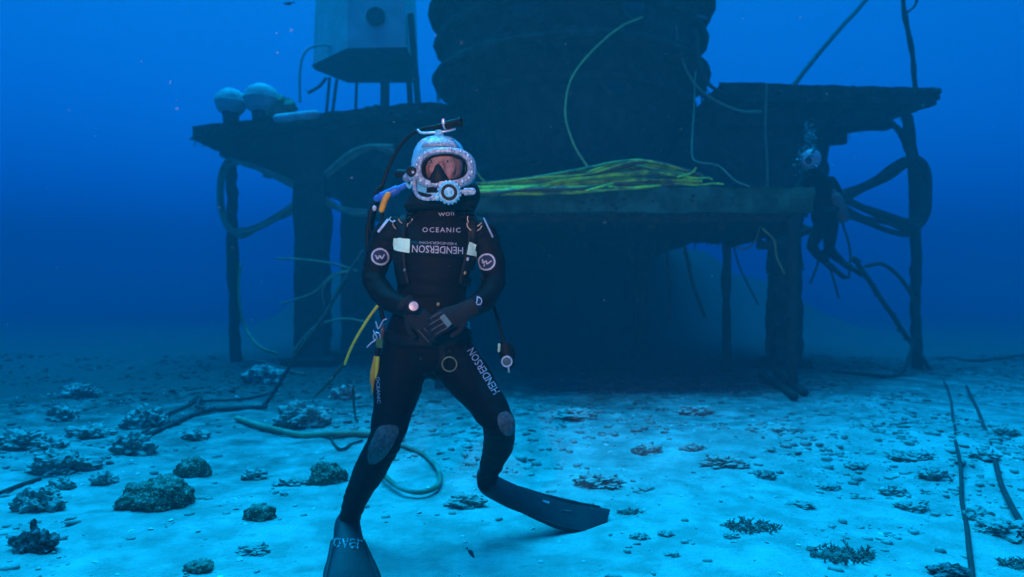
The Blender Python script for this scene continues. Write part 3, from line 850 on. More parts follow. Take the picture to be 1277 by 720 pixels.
# hanging strands under the deck
HG = 'dark lines hanging under the deck'
for pts, lab, r in (([(833, 292), (834, 340), (835, 400)], 'straight dark line hanging under the deck, left of the slanting one', 0.035),
                  ([(850, 290), (860, 340), (878, 395)], 'slanting dark line hanging under the deck', 0.04),
                  ([(818, 292), (810, 330), (800, 360), (803, 395)], 'curved thin line hanging under the deck', 0.022),
                  ([(786, 292), (784, 310), (788, 326)], 'short stubby line hanging under the deck', 0.05),
                  ([(912, 300), (925, 340), (945, 380)], 'slack dark line behind the inner deck leg', 0.02),
                  ([(652, 298), (654, 312), (652, 325)], 'short line hanging under the deck near the diver', 0.035)):
    pp = [P(u, v, 10.4) for u, v in pts]
    hose('hanging_line', pp, r * 0.7, M['hose_dark'], lab, 'line', HG, w=0.03, grow=1)
for k, (pts, lab) in enumerate((
    ([(1003, 268), (1000, 300), (1004, 335)], 'thin strand hanging left of the far diver'),
    ([(1012, 285), (1018, 320), (1010, 352)], 'thin strand hanging just below the far diver'),
    ([(1030, 290), (1036, 330), (1048, 372)], 'thin strand hanging right of the far diver\'s legs'),
    ([(1050, 270), (1062, 310), (1060, 350)], 'thin strand hanging right of the far diver\'s tank'))):
    hose('hanging_line', [P(u, v, 9.0) for u, v in pts], 0.015, M['hose_dark'], lab, 'line', 'strands hanging near the far diver', w=0.05, grow=1)
hose('hose', [P(952, 285, 8.4), P(965, 300, 8.4), P(968, 320, 8.4), P(978, 340, 8.5)], 0.014, M['line_thin'], 'thin yellow hose hanging at the outer deck leg')
hose('hose', [P(948, 280, 8.5), P(942, 300, 8.5), P(930, 310, 8.5), P(918, 308, 8.5)], 0.012, M['hose_pale'], 'thin loop of pale hose between the two right deck legs')
# taut line from the far diver to the sand and the two cables that run on over it
def gpath(px, lift=0.02):
    out = []
    for u, v in px:
        g = on_ground(u, v); out.append(g + Vector((0, 0, lift)))
    return out
A = P(1065, 322, 9.2); B = on_ground(1160, 462)
hose('cable', [A, A.lerp(B, 0.33) + Vector((0, 0, -0.02)), A.lerp(B, 0.66) + Vector((0, 0, -0.02)), B], 0.035, M['hose_dark'], 'taut dark cable slanting from the right of the deck down to the sand', 'cable', grow=1)
hose('cable', [B] + gpath([(1178, 478), (1187, 510), (1193, 560), (1200, 620), (1207, 675), (1213, 730)], 0.012), 0.011, M['hose_dark'], 'near dark cable running straight down the right sand to the bottom edge', 'cable', w=0.012, k=14)
hose('cable', gpath([(1205, 486), (1222, 520), (1240, 570), (1252, 615), (1280, 668), (1320, 740)], 0.016), 0.015, M['hose_dark'], 'outer dark cable running over the sand into the right edge', 'cable', w=0.012, k=14)
hose('cable', [P(1078, 332, 9.4), P(1100, 330, 9.4), P(1125, 350, 9.5), P(1141, 380, 9.6), P(1140, 420, 9.8), on_ground(1122, 470) + Vector((0, 0, .05)), on_ground(1085, 474) + Vector((0, 0, .05)), on_ground(1040, 468) + Vector((0, 0, .05))], 0.028, M['hose_dark'], 'dark cable looping beside the right post onto the sand', 'cable', grow=0)
hose('mooring_line', [P(985, 112, 13.5), P(1035, 50, 14.5), P(1080, 0, 15.5), P(1100, -22, 16)], 0.05, M['hose_dark'], 'faint mooring line slanting up behind the right platform', 'line')
# left: cables and hoses on the sand
hose('cable', gpath([(150, 560), (180, 548), (215, 532), (250, 518), (290, 513), (332, 511)], 0.03), 0.022, M['hose_dark'], 'dark bent cable lying on the sand at left', 'cable', w=0.03, grow=1)
hose('cable', gpath([(178, 543), (205, 522), (235, 508), (248, 503), (300, 500), (345, 492)], 0.03), 0.014, M['hose_dark'], 'thinner dark cable lying above the bent cable', 'cable', w=0.03, grow=1)
hose('cable', gpath([(236, 506), (250, 498), (246, 510), (252, 514)], 0.04), 0.016, M['hose_dark'], 'short dark twig crossing the two cables at left', 'cable', w=0.02)
hose('hose', gpath([(296, 526), (330, 538), (370, 545), (410, 546), (450, 545), (500, 548)], 0.03), 0.026, M['hose_teal'], 'pale hose lying on the sand behind the diver\'s near leg', w=0.02)
hose('hose', gpath([(412, 545), (418, 556), (428, 563), (440, 556), (452, 552)], 0.02), 0.010, M['hose_dark'], 'small dark loop of line below the pale hose')
hose('cable', [on_ground(330, 506), P(352, 472, 7.2), P(372, 438, 7.2), P(400, 398, 7.4), P(432, 345, 7.6), P(450, 315, 7.7)], 0.022, M['hose_dark'], 'dark stick-like cable slanting up from the sand behind the diver\'s elbow', 'cable', w=0.03, grow=1)
hose('hose', gpath([(0, 618), (25, 608), (52, 599)], 0.015), 0.012, M['hose_dark'], 'short thin line on sand at the left edge', 'line')
hose('hose', [P(444, 470, 4.2), P(441, 495, 4.2), on_ground(443, 524) + Vector((0, 0, 0.02)), on_ground(446, 527) + Vector((0, 0, 0.02))], 0.008, M['hose_dark'], 'thin dark line dangling left of the diver\'s thigh', 'line')
tl = [(300, 330, 9.5), (299, 380, 9.3), (306, 410, 9.2), (322, 432, 9.0), (345, 442, 9.0)]
hose('hose', [P(*p) for p in tl], 0.020, M['hose_pale'], 'pale hose hanging in a long curve right of the left post', w=0.03)
hose('hose', [P(345, 322, 9.0), P(380, 324, 9.0), P(420, 330, 9.0), P(445, 338, 9.0)], 0.014, M['hose_pale'], 'thin pale hose stretched level left of the diver\'s elbow')
hose('hose', [P(350, 380, 9.0), P(390, 366, 9.0), P(412, 345, 9.0), P(440, 337, 9.0)], 0.014, M['hose_pale'], 'thin pale hose rising towards the diver\'s elbow')
hose('hose', [P(404, 380, 8.5), P(402, 360, 8.5), P(415, 344, 8.5), P(442, 336, 8.5)], 0.012, M['hose_pale'], 'thin pale hose drooping below the level one')
hose('hose', [P(365, 440, 8.2), P(385, 415, 8.2), P(402, 404, 8.2), P(430, 398, 8.2), P(455, 402, 8.2)], 0.014, M['hose_pale'], 'thin pale hose arching low behind the diver')
hose('hose', gpath([(286, 440), (300, 448), (330, 455), (380, 470)], 0.03), 0.02, M['hose_pale'], 'pale hose lying on dim sand at the foot of the left post')
# green hose on the sand behind the legs
hose('hose', [on_ground(470, 588) + Vector((0, 0, .06)), on_ground(480, 604) + Vector((0, 0, .05)), on_ground(500, 618) + Vector((0, 0, .04)), on_ground(525, 621) + Vector((0, 0, .03)), on_ground(546, 611) + Vector((0, 0, .03)), on_ground(546, 590) + Vector((0, 0, .03)), on_ground(528, 570) + Vector((0, 0, .02)), on_ground(500, 558) + Vector((0, 0, .02))],
     0.015, M['hose_dull'], 'dull green hose looped on the sand between the diver\'s legs', w=0.008)
for k, (u0, v0, u1, v1) in enumerate(((948, 470, 990, 500), (968, 470, 1003, 494))):
    hose('pipe', gpath([(u0, v0), ((u0 + u1) / 2, (v0 + v1) / 2), (u1, v1)], 0.05), 0.05, M['pole'], ['left one of two short dark pipes on the shaded sand below the deck', 'right one of two short dark pipes on the shaded sand below the deck'][k], 'pipe', 'short pipes on the sand')
hose('cable', gpath([(1150, 452), (1180, 446), (1215, 452), (1277, 446)], 0.03), 0.03, M['hose_dark'], 'faint cable lying across hazy sand at far right', 'cable', w=0.03)

# ---------------------------------------------------------------- white tank on its stand behind the left platform
TB = Vector((-3.0, 14.9, 4.43))
tank = thing('white_tank', TB, 'hazy white tapered tank with a porthole on a stand, upper left', 'tank')
z0 = 6.45
fl, fr_, bl, br_ = P(433, 62, 14.05), P(506, 65, 14.0), P(398, 84, 15.4), P(503, 98, 15.9)
base4 = [Vector((fl.x, fl.y, z0)), Vector((fr_.x, fr_.y, z0)), Vector((fr_.x, 15.9, z0)), Vector((fl.x - 0.45, 15.9, z0)), Vector((fl.x - 1.0, 15.0, z0))]
cen = sum(base4, Vector()) / 5
mb = MB()
rings = []
for z, k in ((z0 + 0.02, 1.0), (z0 + 0.6, 0.985), (z0 + 1.3, 0.965), (z0 + 1.9, 0.94), (z0 + 2.05, 0.86)):
    rings.append([Vector((cen.x + (p.x - cen.x) * k, cen.y + (p.y - cen.y) * k, z)) for p in base4])
mb.rings(rings)
wall = mb.build('tank_wall', M['white_tank'], tank, smooth=False)
mb = MB(); rings = [[Vector((cen.x + (p.x - cen.x) * k, cen.y + (p.y - cen.y) * k, z)) for p in base4] for z, k in ((z0 - 0.10, 0.96), (z0, 1.03), (z0 + 0.018, 1.03))]
mb.rings(rings); mb.build('tank_floor', M['dark_steel'], tank, smooth=False)
c = P(468, 20, 13.97)
mb = MB(); mb.torus(c + Vector((0, 0.02, 0)), 0.17, 0.035, (0, 1, 0), 24, 8); po = mb.build('porthole', M['dark_steel'], tank)
mb = MB(); mb.lathe(c + Vector((0, 0.04, 0)), [(0.165, 0), (0.165, 0.03), (0.1, 0.05), (0.01, 0.055)], (0, -1, 0), 20); mb.build('pane', M['glass_dark'], po)
for (u, v, Y, u2, v2, Y2) in ((512, 18, 14.3, 526, 124, 14.3), (506, 30, 15.9, 516, 118, 15.6), (411, 97, 15.2, 402, 132, 15.2), (420, 99, 14.2, 409, 134, 14.2), (445, 99, 15.8, 441, 132, 15.8)):
    mb = MB(); a = P(u, v, Y); b = P(u2, v2, Y2); b.z = 4.40
    mb.tube([a, a.lerp(b, 0.5), b], 0.07 if u > 500 else 0.035, 8); mb.build('leg', M['dark_steel'], tank)
mb = MB(); mb.tube(spline([P(374, 128, 14.5), P(374, 90, 14.5), P(380, 66, 14.5), P(396, 57, 14.5), P(415, 58, 14.5), P(424, 64, 14.5)], 8), 0.03, 8)
mb.build('pipe', M['white_tank'], tank)
mb = MB(); mb.tube(spline([P(384, 116, 14.6), P(398, 108, 14.6), P(407, 97, 14.6)], 6), 0.035, 6); mb.build('brace', M['dark_steel'], tank)
mb = MB(); a = P(480, 100, 14.4)
mb.lathe((a.x, a.y, 4.40), [(0.10, 0), (0.10, 1.55), (0.16, 1.58), (0.16, 1.66), (0.07, 1.70), (0.07, 2.05)], n=14); mb.build('drain_pipe', M['dark_steel'], tank)
mb = MB(); mb.lathe((a.x - 0.1, a.y - 0.3, 4.40), [(0.55, 0), (0.5, 0.5), (0.35, 0.75), (0.15, 0.85)], n=12)
subdivided(mb, 2, 0.08, 3, 5).build('mooring_bollard', M['foul'], tank)

# floats and pipe on the left platform
def float_ball(u, v, Y, r, label, squash=0.9):
    c = P(u, v, Y)
    root = thing('float', Vector((c.x, c.y, 4.43)), label, 'float', 'white floats on the left platform')
    mb = MB(); mb.ell(c, (r, r, r * squash), None, 28, 18)
    mb2 = subdivided(mb, 0, 0.02, 4.0, u * 0.01); mb2.build('shell', M['white_bag'], root)
    mb = MB(); mb.torus(c, r * 1.0, 0.015, (0, 0, 1), 32, 6); mb.build('seam', M['white_bag'], root)
    mb = MB(); mb.lathe((c.x, c.y, 4.40), [(r * 0.5, 0), (r * 0.55, c.z - r * squash * 0.75 - 4.40)], n=16); mb.build('base_ring', M['dark_steel'], root)
float_ball(288, 128, 12.15, 0.27, 'smaller white round float at the outer end of the left platform')
float_ball(326, 124, 12.05, 0.31, 'larger white round float, inner one of two on the left platform')
mb = MB(); mb.tube([P(346, 148, 11.62), P(393, 143, 11.5)], 0.075, 12, True)
o = mb.build('white_pipe', M['white_bag'], loc=P(370, 146, 11.6)); tag(o, 'short white pipe lying on the front edge of the left platform', 'pipe')
mb = MB()
for k, (u, v, r) in enumerate(((348, 128, .16), (360, 130, .13), (338, 136, .15))):
    vs_, fs = lump(P(u, v + 4, 12.1), (r * 1.1, r, r), 300 + k, 3, 0.5, 2); mb.add(vs_, fs)
o = mb.build('gear_pile', M['hose_teal'], loc=P(350, 138, 12.1)); tag(o, 'small heap of fouled gear beside the larger white float', 'gear')

# ---------------------------------------------------------------- people
def fuse(mb, voxel, smooth_it, fac=0.5):
    """overlapping volumes -> one continuous skin"""
    me = bpy.data.meshes.new('tmp'); me.from_pydata([tuple(p) for p in mb.v], [], mb.f)
    bm = bmesh.new(); bm.from_mesh(me); bmesh.ops.recalc_face_normals(bm, faces=bm.faces); bm.to_mesh(me); bm.free()
    o = bpy.data.objects.new('tmp', me); COL.objects.link(o)
    r = o.modifiers.new('r', 'REMESH'); r.mode = 'VOXEL'; r.voxel_size = voxel
    s = o.modifiers.new('s', 'SMOOTH'); s.iterations = smooth_it; s.factor = fac
    dg = bpy.context.evaluated_depsgraph_get()
    e = o.evaluated_get(dg)
    m2 = bpy.data.meshes.new_from_object(e)
    out = MB()
    out.v = [v.co.copy() for v in m2.vertices]; out.f = [tuple(p.vertices) for p in m2.polygons]
    bpy.data.objects.remove(o); bpy.data.meshes.remove(me); bpy.data.meshes.remove(m2)
    return out

def limb(mb, pts, k=6):
    """pts: (Vector, radius)"""
    c = spline([p for p, r in pts], k)
    rr = []
    for i in range(len(pts) - 1):
        for j in range(k):
            t = j / k; t = t * t * (3 - 2 * t)
            rr.append(pts[i][1] * (1 - t) + pts[i + 1][1] * t)
    rr.append(pts[-1][1])
    mb.tube(c, rr, 14, True)

def torso(mb, secs, n=24):
    mb.loft([(c, Vector((rx, 0, 0)), Vector((0, ry, 0))) for c, rx, ry in secs], n)

DR = P(520, 690, 2.95); DR.z = 0
diver = thing('person', DR, 'diver in black wetsuit and white diving helmet standing in front with hands clasped', 'person')

mb = MB()
torso(mb, [(P(546, 238, 2.93), .062, .065), (P(546, 256, 2.93), .070, .075), (P(545, 268, 2.93), .115, .09), (P(544, 278, 2.93), .160, .105), (P(543, 292, 2.93), .185, .122),
           (P(542, 312, 2.92), .182, .138), (P(541, 338, 2.91), .160, .135), (P(539, 362, 2.905), .150, .126), (P(536, 388, 2.90), .158, .124),
           (P(534, 412, 2.90), .186, .130), (P(534, 436, 2.90), .190, .130), (P(536, 452, 2.90), .150, .115), (P(538, 464, 2.90), .080, .085)])
mb.ell(P(517, 446, 2.99), (.115, .10, .11)); mb.ell(P(553, 446, 2.99), (.115, .10, .11))          # seat
limb(mb, [(P(510, 288, 2.93), .072), (P(488, 294, 2.93), .078), (P(473, 318, 2.92), .060), (P(465, 347, 2.90), .051)])
limb(mb, [(P(465, 347, 2.90), .051), (P(482, 372, 2.81), .050), (P(512, 386, 2.71), .039)])
limb(mb, [(P(578, 288, 2.93), .072), (P(598, 294, 2.93), .078), (P(611, 318, 2.92), .060), (P(617, 349, 2.90), .051)])
limb(mb, [(P(617, 349, 2.90), .051), (P(604, 374, 2.80), .049), (P(577, 389, 2.69), .039)])
limb(mb, [(P(508, 440, 2.90), .112), (P(497, 480, 2.85), .104), (P(488, 520, 2.80), .082), (P(481, 549, 2.76), .069)])
limb(mb, [(P(481, 549, 2.76), .069), (P(462, 585, 2.86), .070), (P(447, 615, 2.93), .057), (P(437, 643, 3.00), .048), (P(436, 655, 3.02), .048)])
limb(mb, [(P(559, 440, 2.90), .110), (P(583, 470, 2.83), .100), (P(607, 503, 2.74), .078), (P(622, 527, 2.69), .067)])
limb(mb, [(P(622, 527, 2.69), .067), (P(622, 553, 2.83), .067), (P(614, 575, 2.93), .054), (P(609, 594, 3.01), .046), (P(607, 603, 3.03), .046)])
# head inside the helmet: skull, jaw, brow, nose, cheeks, lips, ears
HC = P(553, 210.5, 2.845)
def H(dx, dy, dz): return HC + Vector((dx, dy, dz))
mb.ell(H(0, 0.01, 0.02), (.086, .098, .105))
mb.ell(H(0, -0.025, -0.055), (.056, .066, .060))
mb.ell(H(0, -0.076, 0.030), (.056, .018, .016))
mb.ell(H(0, -0.092, -0.012), (.013, .020, .026)); mb.ell(H(0, -0.100, -0.024), (.016, .014, .011))
mb.ell(H(-0.036, -0.066, -0.018), (.024, .020, .020)); mb.ell(H(0.036, -0.066, -0.018), (.024, .020, .020))
mb.ell(H(0, -0.080, -0.055), (.024, .013, .010)); mb.ell(H(0, -0.072, -0.085), (.020, .018, .014))
mb.ell(H(-0.075, 0.015, 0.0), (.010, .018, .030)); mb.ell(H(0.075, 0.015, 0.0), (.010, .018, .030))
body_mb = fuse(mb, 0.0080, 6, 0.5)
# creases in the neoprene, deepest at the joints
def crease(mb, joints):
    nb = [Vector() for _ in mb.v]
    for f in mb.f:
        a, b, c = (mb.v[i] for i in f[:3]); nn = (b - a).cross(c - a)
        for i in f: nb[i] += nn
    for i, p in enumerate(mb.v):
        if (p - HC).length < 0.16: continue
        w = 0.0
        for q, rr_, ax in joints:
            d = (p - q).length
            if d < rr_:
                t = 1 - d / rr_; n1 = mnoise.noise(Vector((0, 0, (p - q).dot(ax) * 46)) + p * 7.0)
                w += t * n1 * 0.0085
        w += mnoise.noise(p * 17) * 0.0016 + mnoise.noise(Vector((p.x * 9, p.y * 9, p.z * 34))) * 0.0022
        if nb[i].length > 0: mb.v[i] = p + nb[i].normalized() * w
JV = lambda a, b: (Vector(b) - Vector(a)).normalized()
crease(body_mb, [(P(481, 549, 2.76), .15, JV(P(488, 520, 2.8), P(462, 585, 2.86))), (P(622, 527, 2.69), .15, JV(P(607, 503, 2.74), P(622, 553, 2.83))),
                 (P(465, 347, 2.9), .15, Vector((0, -.3, 1)).normalized()), (P(617, 349, 2.9), .15, Vector((0, -.3, 1)).normalized()),
                 (P(538, 455, 2.86), .17, Vector((0, 0, 1))), (P(505, 460, 2.84), .13, Vector((.4, 0, 1)).normalized()), (P(570, 455, 2.84), .13, Vector((-.5, 0, 1)).normalized()),
                 (P(538, 375, 2.8), .20, Vector((0, 0, 1))), (P(440, 630, 2.97), .12, Vector((0, 0, 1))), (P(611, 588, 2.98), .12, Vector((0, 0, 1))),
                 (P(488, 300, 2.88), .12, Vector((.6, 0, 1)).normalized()), (P(598, 300, 2.88), .12, Vector((-.6, 0, 1)).normalized())])
body = body_mb.build('body', M['suit'], diver)
body.data.materials.append(M['skin'])
for p in body.data.polygons:
    c = Vector(p.center) + DR - HC
    if c.y < -0.005 and abs(c.x) < 0.095 and -0.095 < c.z < 0.085:
        p.material_index = 1
bvh = BVHTree.FromPolygons([v for v in body_mb.v], body_mb.f)
for sx in (-1, 1):
    mb = MB(); mb.ell(H(sx * 0.034 - .008, -0.079, 0.013), (.013, .008, .0042)); e = mb.build('eye', M['eye'], body)
    mb = MB(); mb.ell(H(sx * 0.034 - .008, -0.0865, 0.013), (.0045, .002, .004)); mb.build('pupil', M['iris'], body)
    mb = MB(); mb.tube([H(sx * 0.016 - .008, -0.092, 0.034), H(sx * 0.034 - .008, -0.095, 0.039), H(sx * 0.054 - .008, -0.084, 0.032)], [.002, .003, .0015], 6, True); mb.build('eyebrow', M['iris'], body)

def cast(u, v, off_=0.003, tree=None):
    """the point of the suit seen at a photo pixel, lifted a little off it"""
    o = Vector((0, 0, CAMZ)); d = P(u, v, 1.0) - o
    h, n, i, t = (tree or bvh).ray_cast(o, d.normalized())
    if h is None:
        h, n, i, t = (tree or bvh).find_nearest(P(u, v, 2.82))
        return h + n * off_
    if n.dot(d) > 0: n = -n
    return h + n * off_

def decal(name, verts2, faces, m, parent, off_=0.003, tree=None):
    """flat print laid on the suit; verts2 in photo pixels"""
    pts = []; last = None
    for u, v in verts2:
        q = cast(u, v, off_, tree)
        if q is None: q = last if last is not None else P(u, v, 2.8)
        pts.append(q); last = q
    mb = MB(); mb.add(pts, faces)
    return mb.build(name, m, parent)

def text_decal(name, s, u, v, w, h, rot, m, parent, off_=0.003, shear=0.0, tree=None, space=1.0):
    """lettering: centre pixel, width and height in pixels, rotation in degrees"""
    cu = bpy.data.curves.new('t', 'FONT'); cu.body = s; cu.align_x = 'CENTER'; cu.align_y = 'CENTER'; cu.resolution_u = 2
    cu.offset = 0.004; cu.space_character = space
    ob = bpy.data.objects.new('t', cu); COL.objects.link(ob)
    dg = bpy.context.evaluated_depsgraph_get(); dg.update()
    me = bpy.data.meshes.new_from_object(ob.evaluated_get(dg))
    bm = bmesh.new(); bm.from_mesh(me); bmesh.ops.triangulate(bm, faces=bm.faces); bm.to_mesh(me); bm.free()
    vs_ = [(p.co.x, p.co.y) for p in me.vertices]; fs = [tuple(p.vertices) for p in me.polygons]
    bpy.data.objects.remove(ob); bpy.data.curves.remove(cu); bpy.data.meshes.remove(me)
    x0 = min(p[0] for p in vs_); x1 = max(p[0] for p in vs_); y0 = min(p[1] for p in vs_); y1 = max(p[1] for p in vs_)
    a = math.radians(rot); out = []
    for x, y in vs_:
        x = (x - (x0 + x1) / 2) / (x1 - x0) * w; y = (y - (y0 + y1) / 2) / (y1 - y0) * h
        x += shear * y
        out.append((u + x * math.cos(a) - y * math.sin(a), v - (x * math.sin(a) + y * math.cos(a))))
    return decal(name, out, fs, m, parent, off_, tree)

def patch2(name, quad, m, parent, off_=0.003, n=5, tree=None):
    """quad of photo pixels (tl, tr, br, bl), as a fine grid on the suit"""
    vs_ = []; fs = []
    for i in range(n + 1):
        for j in range(n + 1):
            s, t = j / n, i / n
            vs_.append(tuple((1 - t) * ((1 - s) * quad[0][k] + s * quad[1][k]) + t * ((1 - s) * quad[3][k] + s * quad[2][k]) for k in (0, 1)))
    for i in range(n):
        for j in range(n):
            a = i * (n + 1) + j; fs.append((a, a + n + 1, a + n + 2, a + 1))
    return decal(name, vs_, fs, m, parent, off_, tree)

def ring2(name, u, v, r0, r1, m, parent, off_=0.004, n=28):
    vs_ = []; fs = []
    for i in range(n):
        a = 2 * math.pi * i / n
        for r in (r0, (r0 + r1) / 2, r1): vs_.append((u + r * math.cos(a), v + r * math.sin(a)))
    for i in range(n):
        for k in range(2):
            a, b = i * 3 + k, ((i + 1) % n) * 3 + k
            fs.append((a, b, b + 1, a + 1))
    return decal(name, vs_, fs, m, parent, off_)

# print on the suit
text_decal('chest_lettering', 'OCEANIC', 550.5, 287.3, 47, 6.0, -0.5, M['white'], body, space=1.25)
text_decal('chest_logo', 'wolf', 557, 266.5, 21, 7, 4, M['print_grey'], body)
text_decal('chest_band_lettering', 'HENDERSON', 545.5, 312.0, 61, 8.4, 178, M['white'], body, 0.009)
text_decal('band_small_lettering', 'HENDERSON', 546, 304.5, 44, 3.2, 178, M['print_grey'], body, 0.009)
text_decal('thigh_lettering', 'HENDERSON', 602.5, 463.5, 64, 9.5, 121, M['white'], body)
text_decal('thigh_side_lettering', 'OCEANIC', 472.5, 487, 33, 4, -88, M['print_grey'], body)
for u, v, rt in ((474, 320.5, 6), (607, 327, -14)):
    ring2('sleeve_badge', u, v, 0.4, 8.6, M['navy'], body, 0.0028)
    ring2('badge_ring', u, v, 8.6, 10.8, M['white'], body, 0.0045)
    pts = [(-5.2, -2.6), (-3.4, 2.8), (-0.6, -1.8), (1.6, 2.8), (5.4, -3.0)]; ca, sa = math.cos(math.radians(rt)), math.sin(math.radians(rt))
    vs_, fs = [], []
    for (x0, y0), (x1, y1) in zip(pts[:-1], pts[1:]):
        k = len(vs_)
        for x, y in ((x0 - 0.95, y0), (x0 + 0.95, y0), (x1 + 0.95, y1), (x1 - 0.95, y1)):
            vs_.append((u + x * ca + y * sa, v - x * sa + y * ca))
        fs.append((k, k + 1, k + 2, k + 3))
    decal('badge_letter', vs_, fs, M['white'], body, 0.0052 )
patch2('reflective_tape', [(493.5, 297.5), (513.5, 300), (513, 316), (495, 313)], M['tape'], body, 0.017)
patch2('reflective_tape', [(582, 302), (596, 304.5), (592.5, 320), (579, 317)], M['tape'], body, 0.017)
patch2('shoulder_piping', [(489.5, 266), (491.5, 268), (473, 291), (471, 289)], M['white'], body, 0.004, 6)
patch2('shoulder_piping', [(602, 273), (603.5, 272.5), (615, 296), (613, 297)], M['print_grey'], body, 0.004, 6)
patch2('cuff_mark', [(593, 369), (599, 370), (600, 383), (594, 384)], M['navy'], body, 0.003, 4)
text_decal('cuff_lettering', 'D', 597, 376.5, 7, 10, -12, M['white'], body, 0.005)
patch2('thigh_mark', [(582, 400), (585, 399), (586, 412), (583, 413)], M['print_grey'], body, 0.003, 4)
# knee pads
def blob2(name, poly, m, parent, off_):
    cx = sum(p[0] for p in poly) / len(poly); cy = sum(p[1] for p in poly) / len(poly)
    ps = []
    n = len(poly)
    for i in range(n):                                      # round the outline
        p0, p1, p2, p3 = (Vector((*poly[(i + k - 1) % n], 0)) for k in range(4))
        for j in range(4):
            t = j / 4
            q = 0.5 * ((2 * p1) + (p2 - p0) * t + (2 * p0 - 5 * p1 + 4 * p2 - p3) * t * t + (3 * p1 - p0 - 3 * p2 + p3) * t ** 3)
            ps.append((q.x, q.y))
    k = len(ps); R = 5
    vs_ = [(cx, cy)] + [(cx + (x - cx) * r / R, cy + (y - cy) * r / R) for r in range(1, R + 1) for x, y in ps]
    fs = [(0, 1 + (j + 1) % k, 1 + j) for j in range(k)]
    for r in range(R - 1):
        for j in range(k):
            a = 1 + r * k; fs.append((a + j, a + (j + 1) % k, a + k + (j + 1) % k, a + k + j))
    return decal(name, vs_, fs, m, parent, off_)
blob2('knee_pad', [(474, 532), (490, 530), (497, 536), (489, 556), (475, 574), (461, 578), (460, 560), (467, 543)], M['kneepad'], body, 0.004)
blob2('knee_pad', [(622, 517), (632, 514), (640, 522), (641, 536), (634, 543), (625, 538), (621, 527)], M['kneepad'], body, 0.004)

# harness straps round the torso, following the suit
def strap(name, pix, w, m, parent, off_=0.010):
    vs_ = []; fs = []
    pix = [Vector((a, b, 0)) for a, b in pix]
    c = spline(pix, 6)
    for i, p in enumerate(c):
        t = (c[min(i + 1, len(c) - 1)] - c[max(i - 1, 0)]).normalized(); nrm = Vector((-t.y, t.x, 0))
        for s in (-0.5, -0.17, 0.17, 0.5): vs_.append(tuple((p + nrm * w * s)[:2]))
    for i in range(len(c) - 1):
        for k in range(3):
            a = i * 4 + k; fs.append((a, a + 1, a + 5, a + 4))
    o = decal(name, vs_, fs, m, parent, off_)
    so = o.modifiers.new('thickness', 'SOLIDIFY'); so.thickness = 0.006; so.offset = 0
    return o
strap('harness_strap', [(506, 262), (502, 280), (500, 300), (501, 330), (506, 356)], 13, M['rubber'], diver)
strap('harness_strap', [(583, 262), (588, 280), (588, 300), (582, 330), (576, 356)], 13, M['rubber'], diver)
strap('harness_strap', [(492, 307), (510, 309), (545, 312), (580, 312), (596, 311)], 17, M['rubber'], diver, 0.002)
strap('weight_belt', [(482, 418), (500, 424), (535, 427), (570, 424), (590, 416)], 15, M['rubber'], diver)
strap('crotch_strap', [(548, 428), (552, 442), (550, 462)], 11, M['rubber'], diver)
def dring(u, v, r, a0, a1, m='ring_metal', th=0.0035, off_=0.018, name='d_ring'):
    c = cast(u, v, off_)
    mb = MB(); mb.torus(c, r, th, (0.0, 1, 0.1), 22, 6, math.radians(a0), math.radians(a1)); return mb.build(name, M[m], diver)
dring(501, 280, .032, 95, 265); dring(499, 262, .030, 100, 260)
dring(592, 281, .032, 105, 275); dring(592, 264, .032, 120, 290)
dring(562, 455, .030, 0, 360, 'brass', 0.003, 0.016)
for u, v, m in ((580.5, 323, 'white'), (507, 337, 'ring_metal'), (577, 340, 'brass'), (546, 379, 'brass'), (515, 408, 'brass')):
    c = cast(u, v, 0.012); mb = MB(); mb.ell(c, (.008, .005, .009), Matrix.Rotation(0.5, 3, 'Y'), 10, 7); mb.build('clip', M[m], diver)

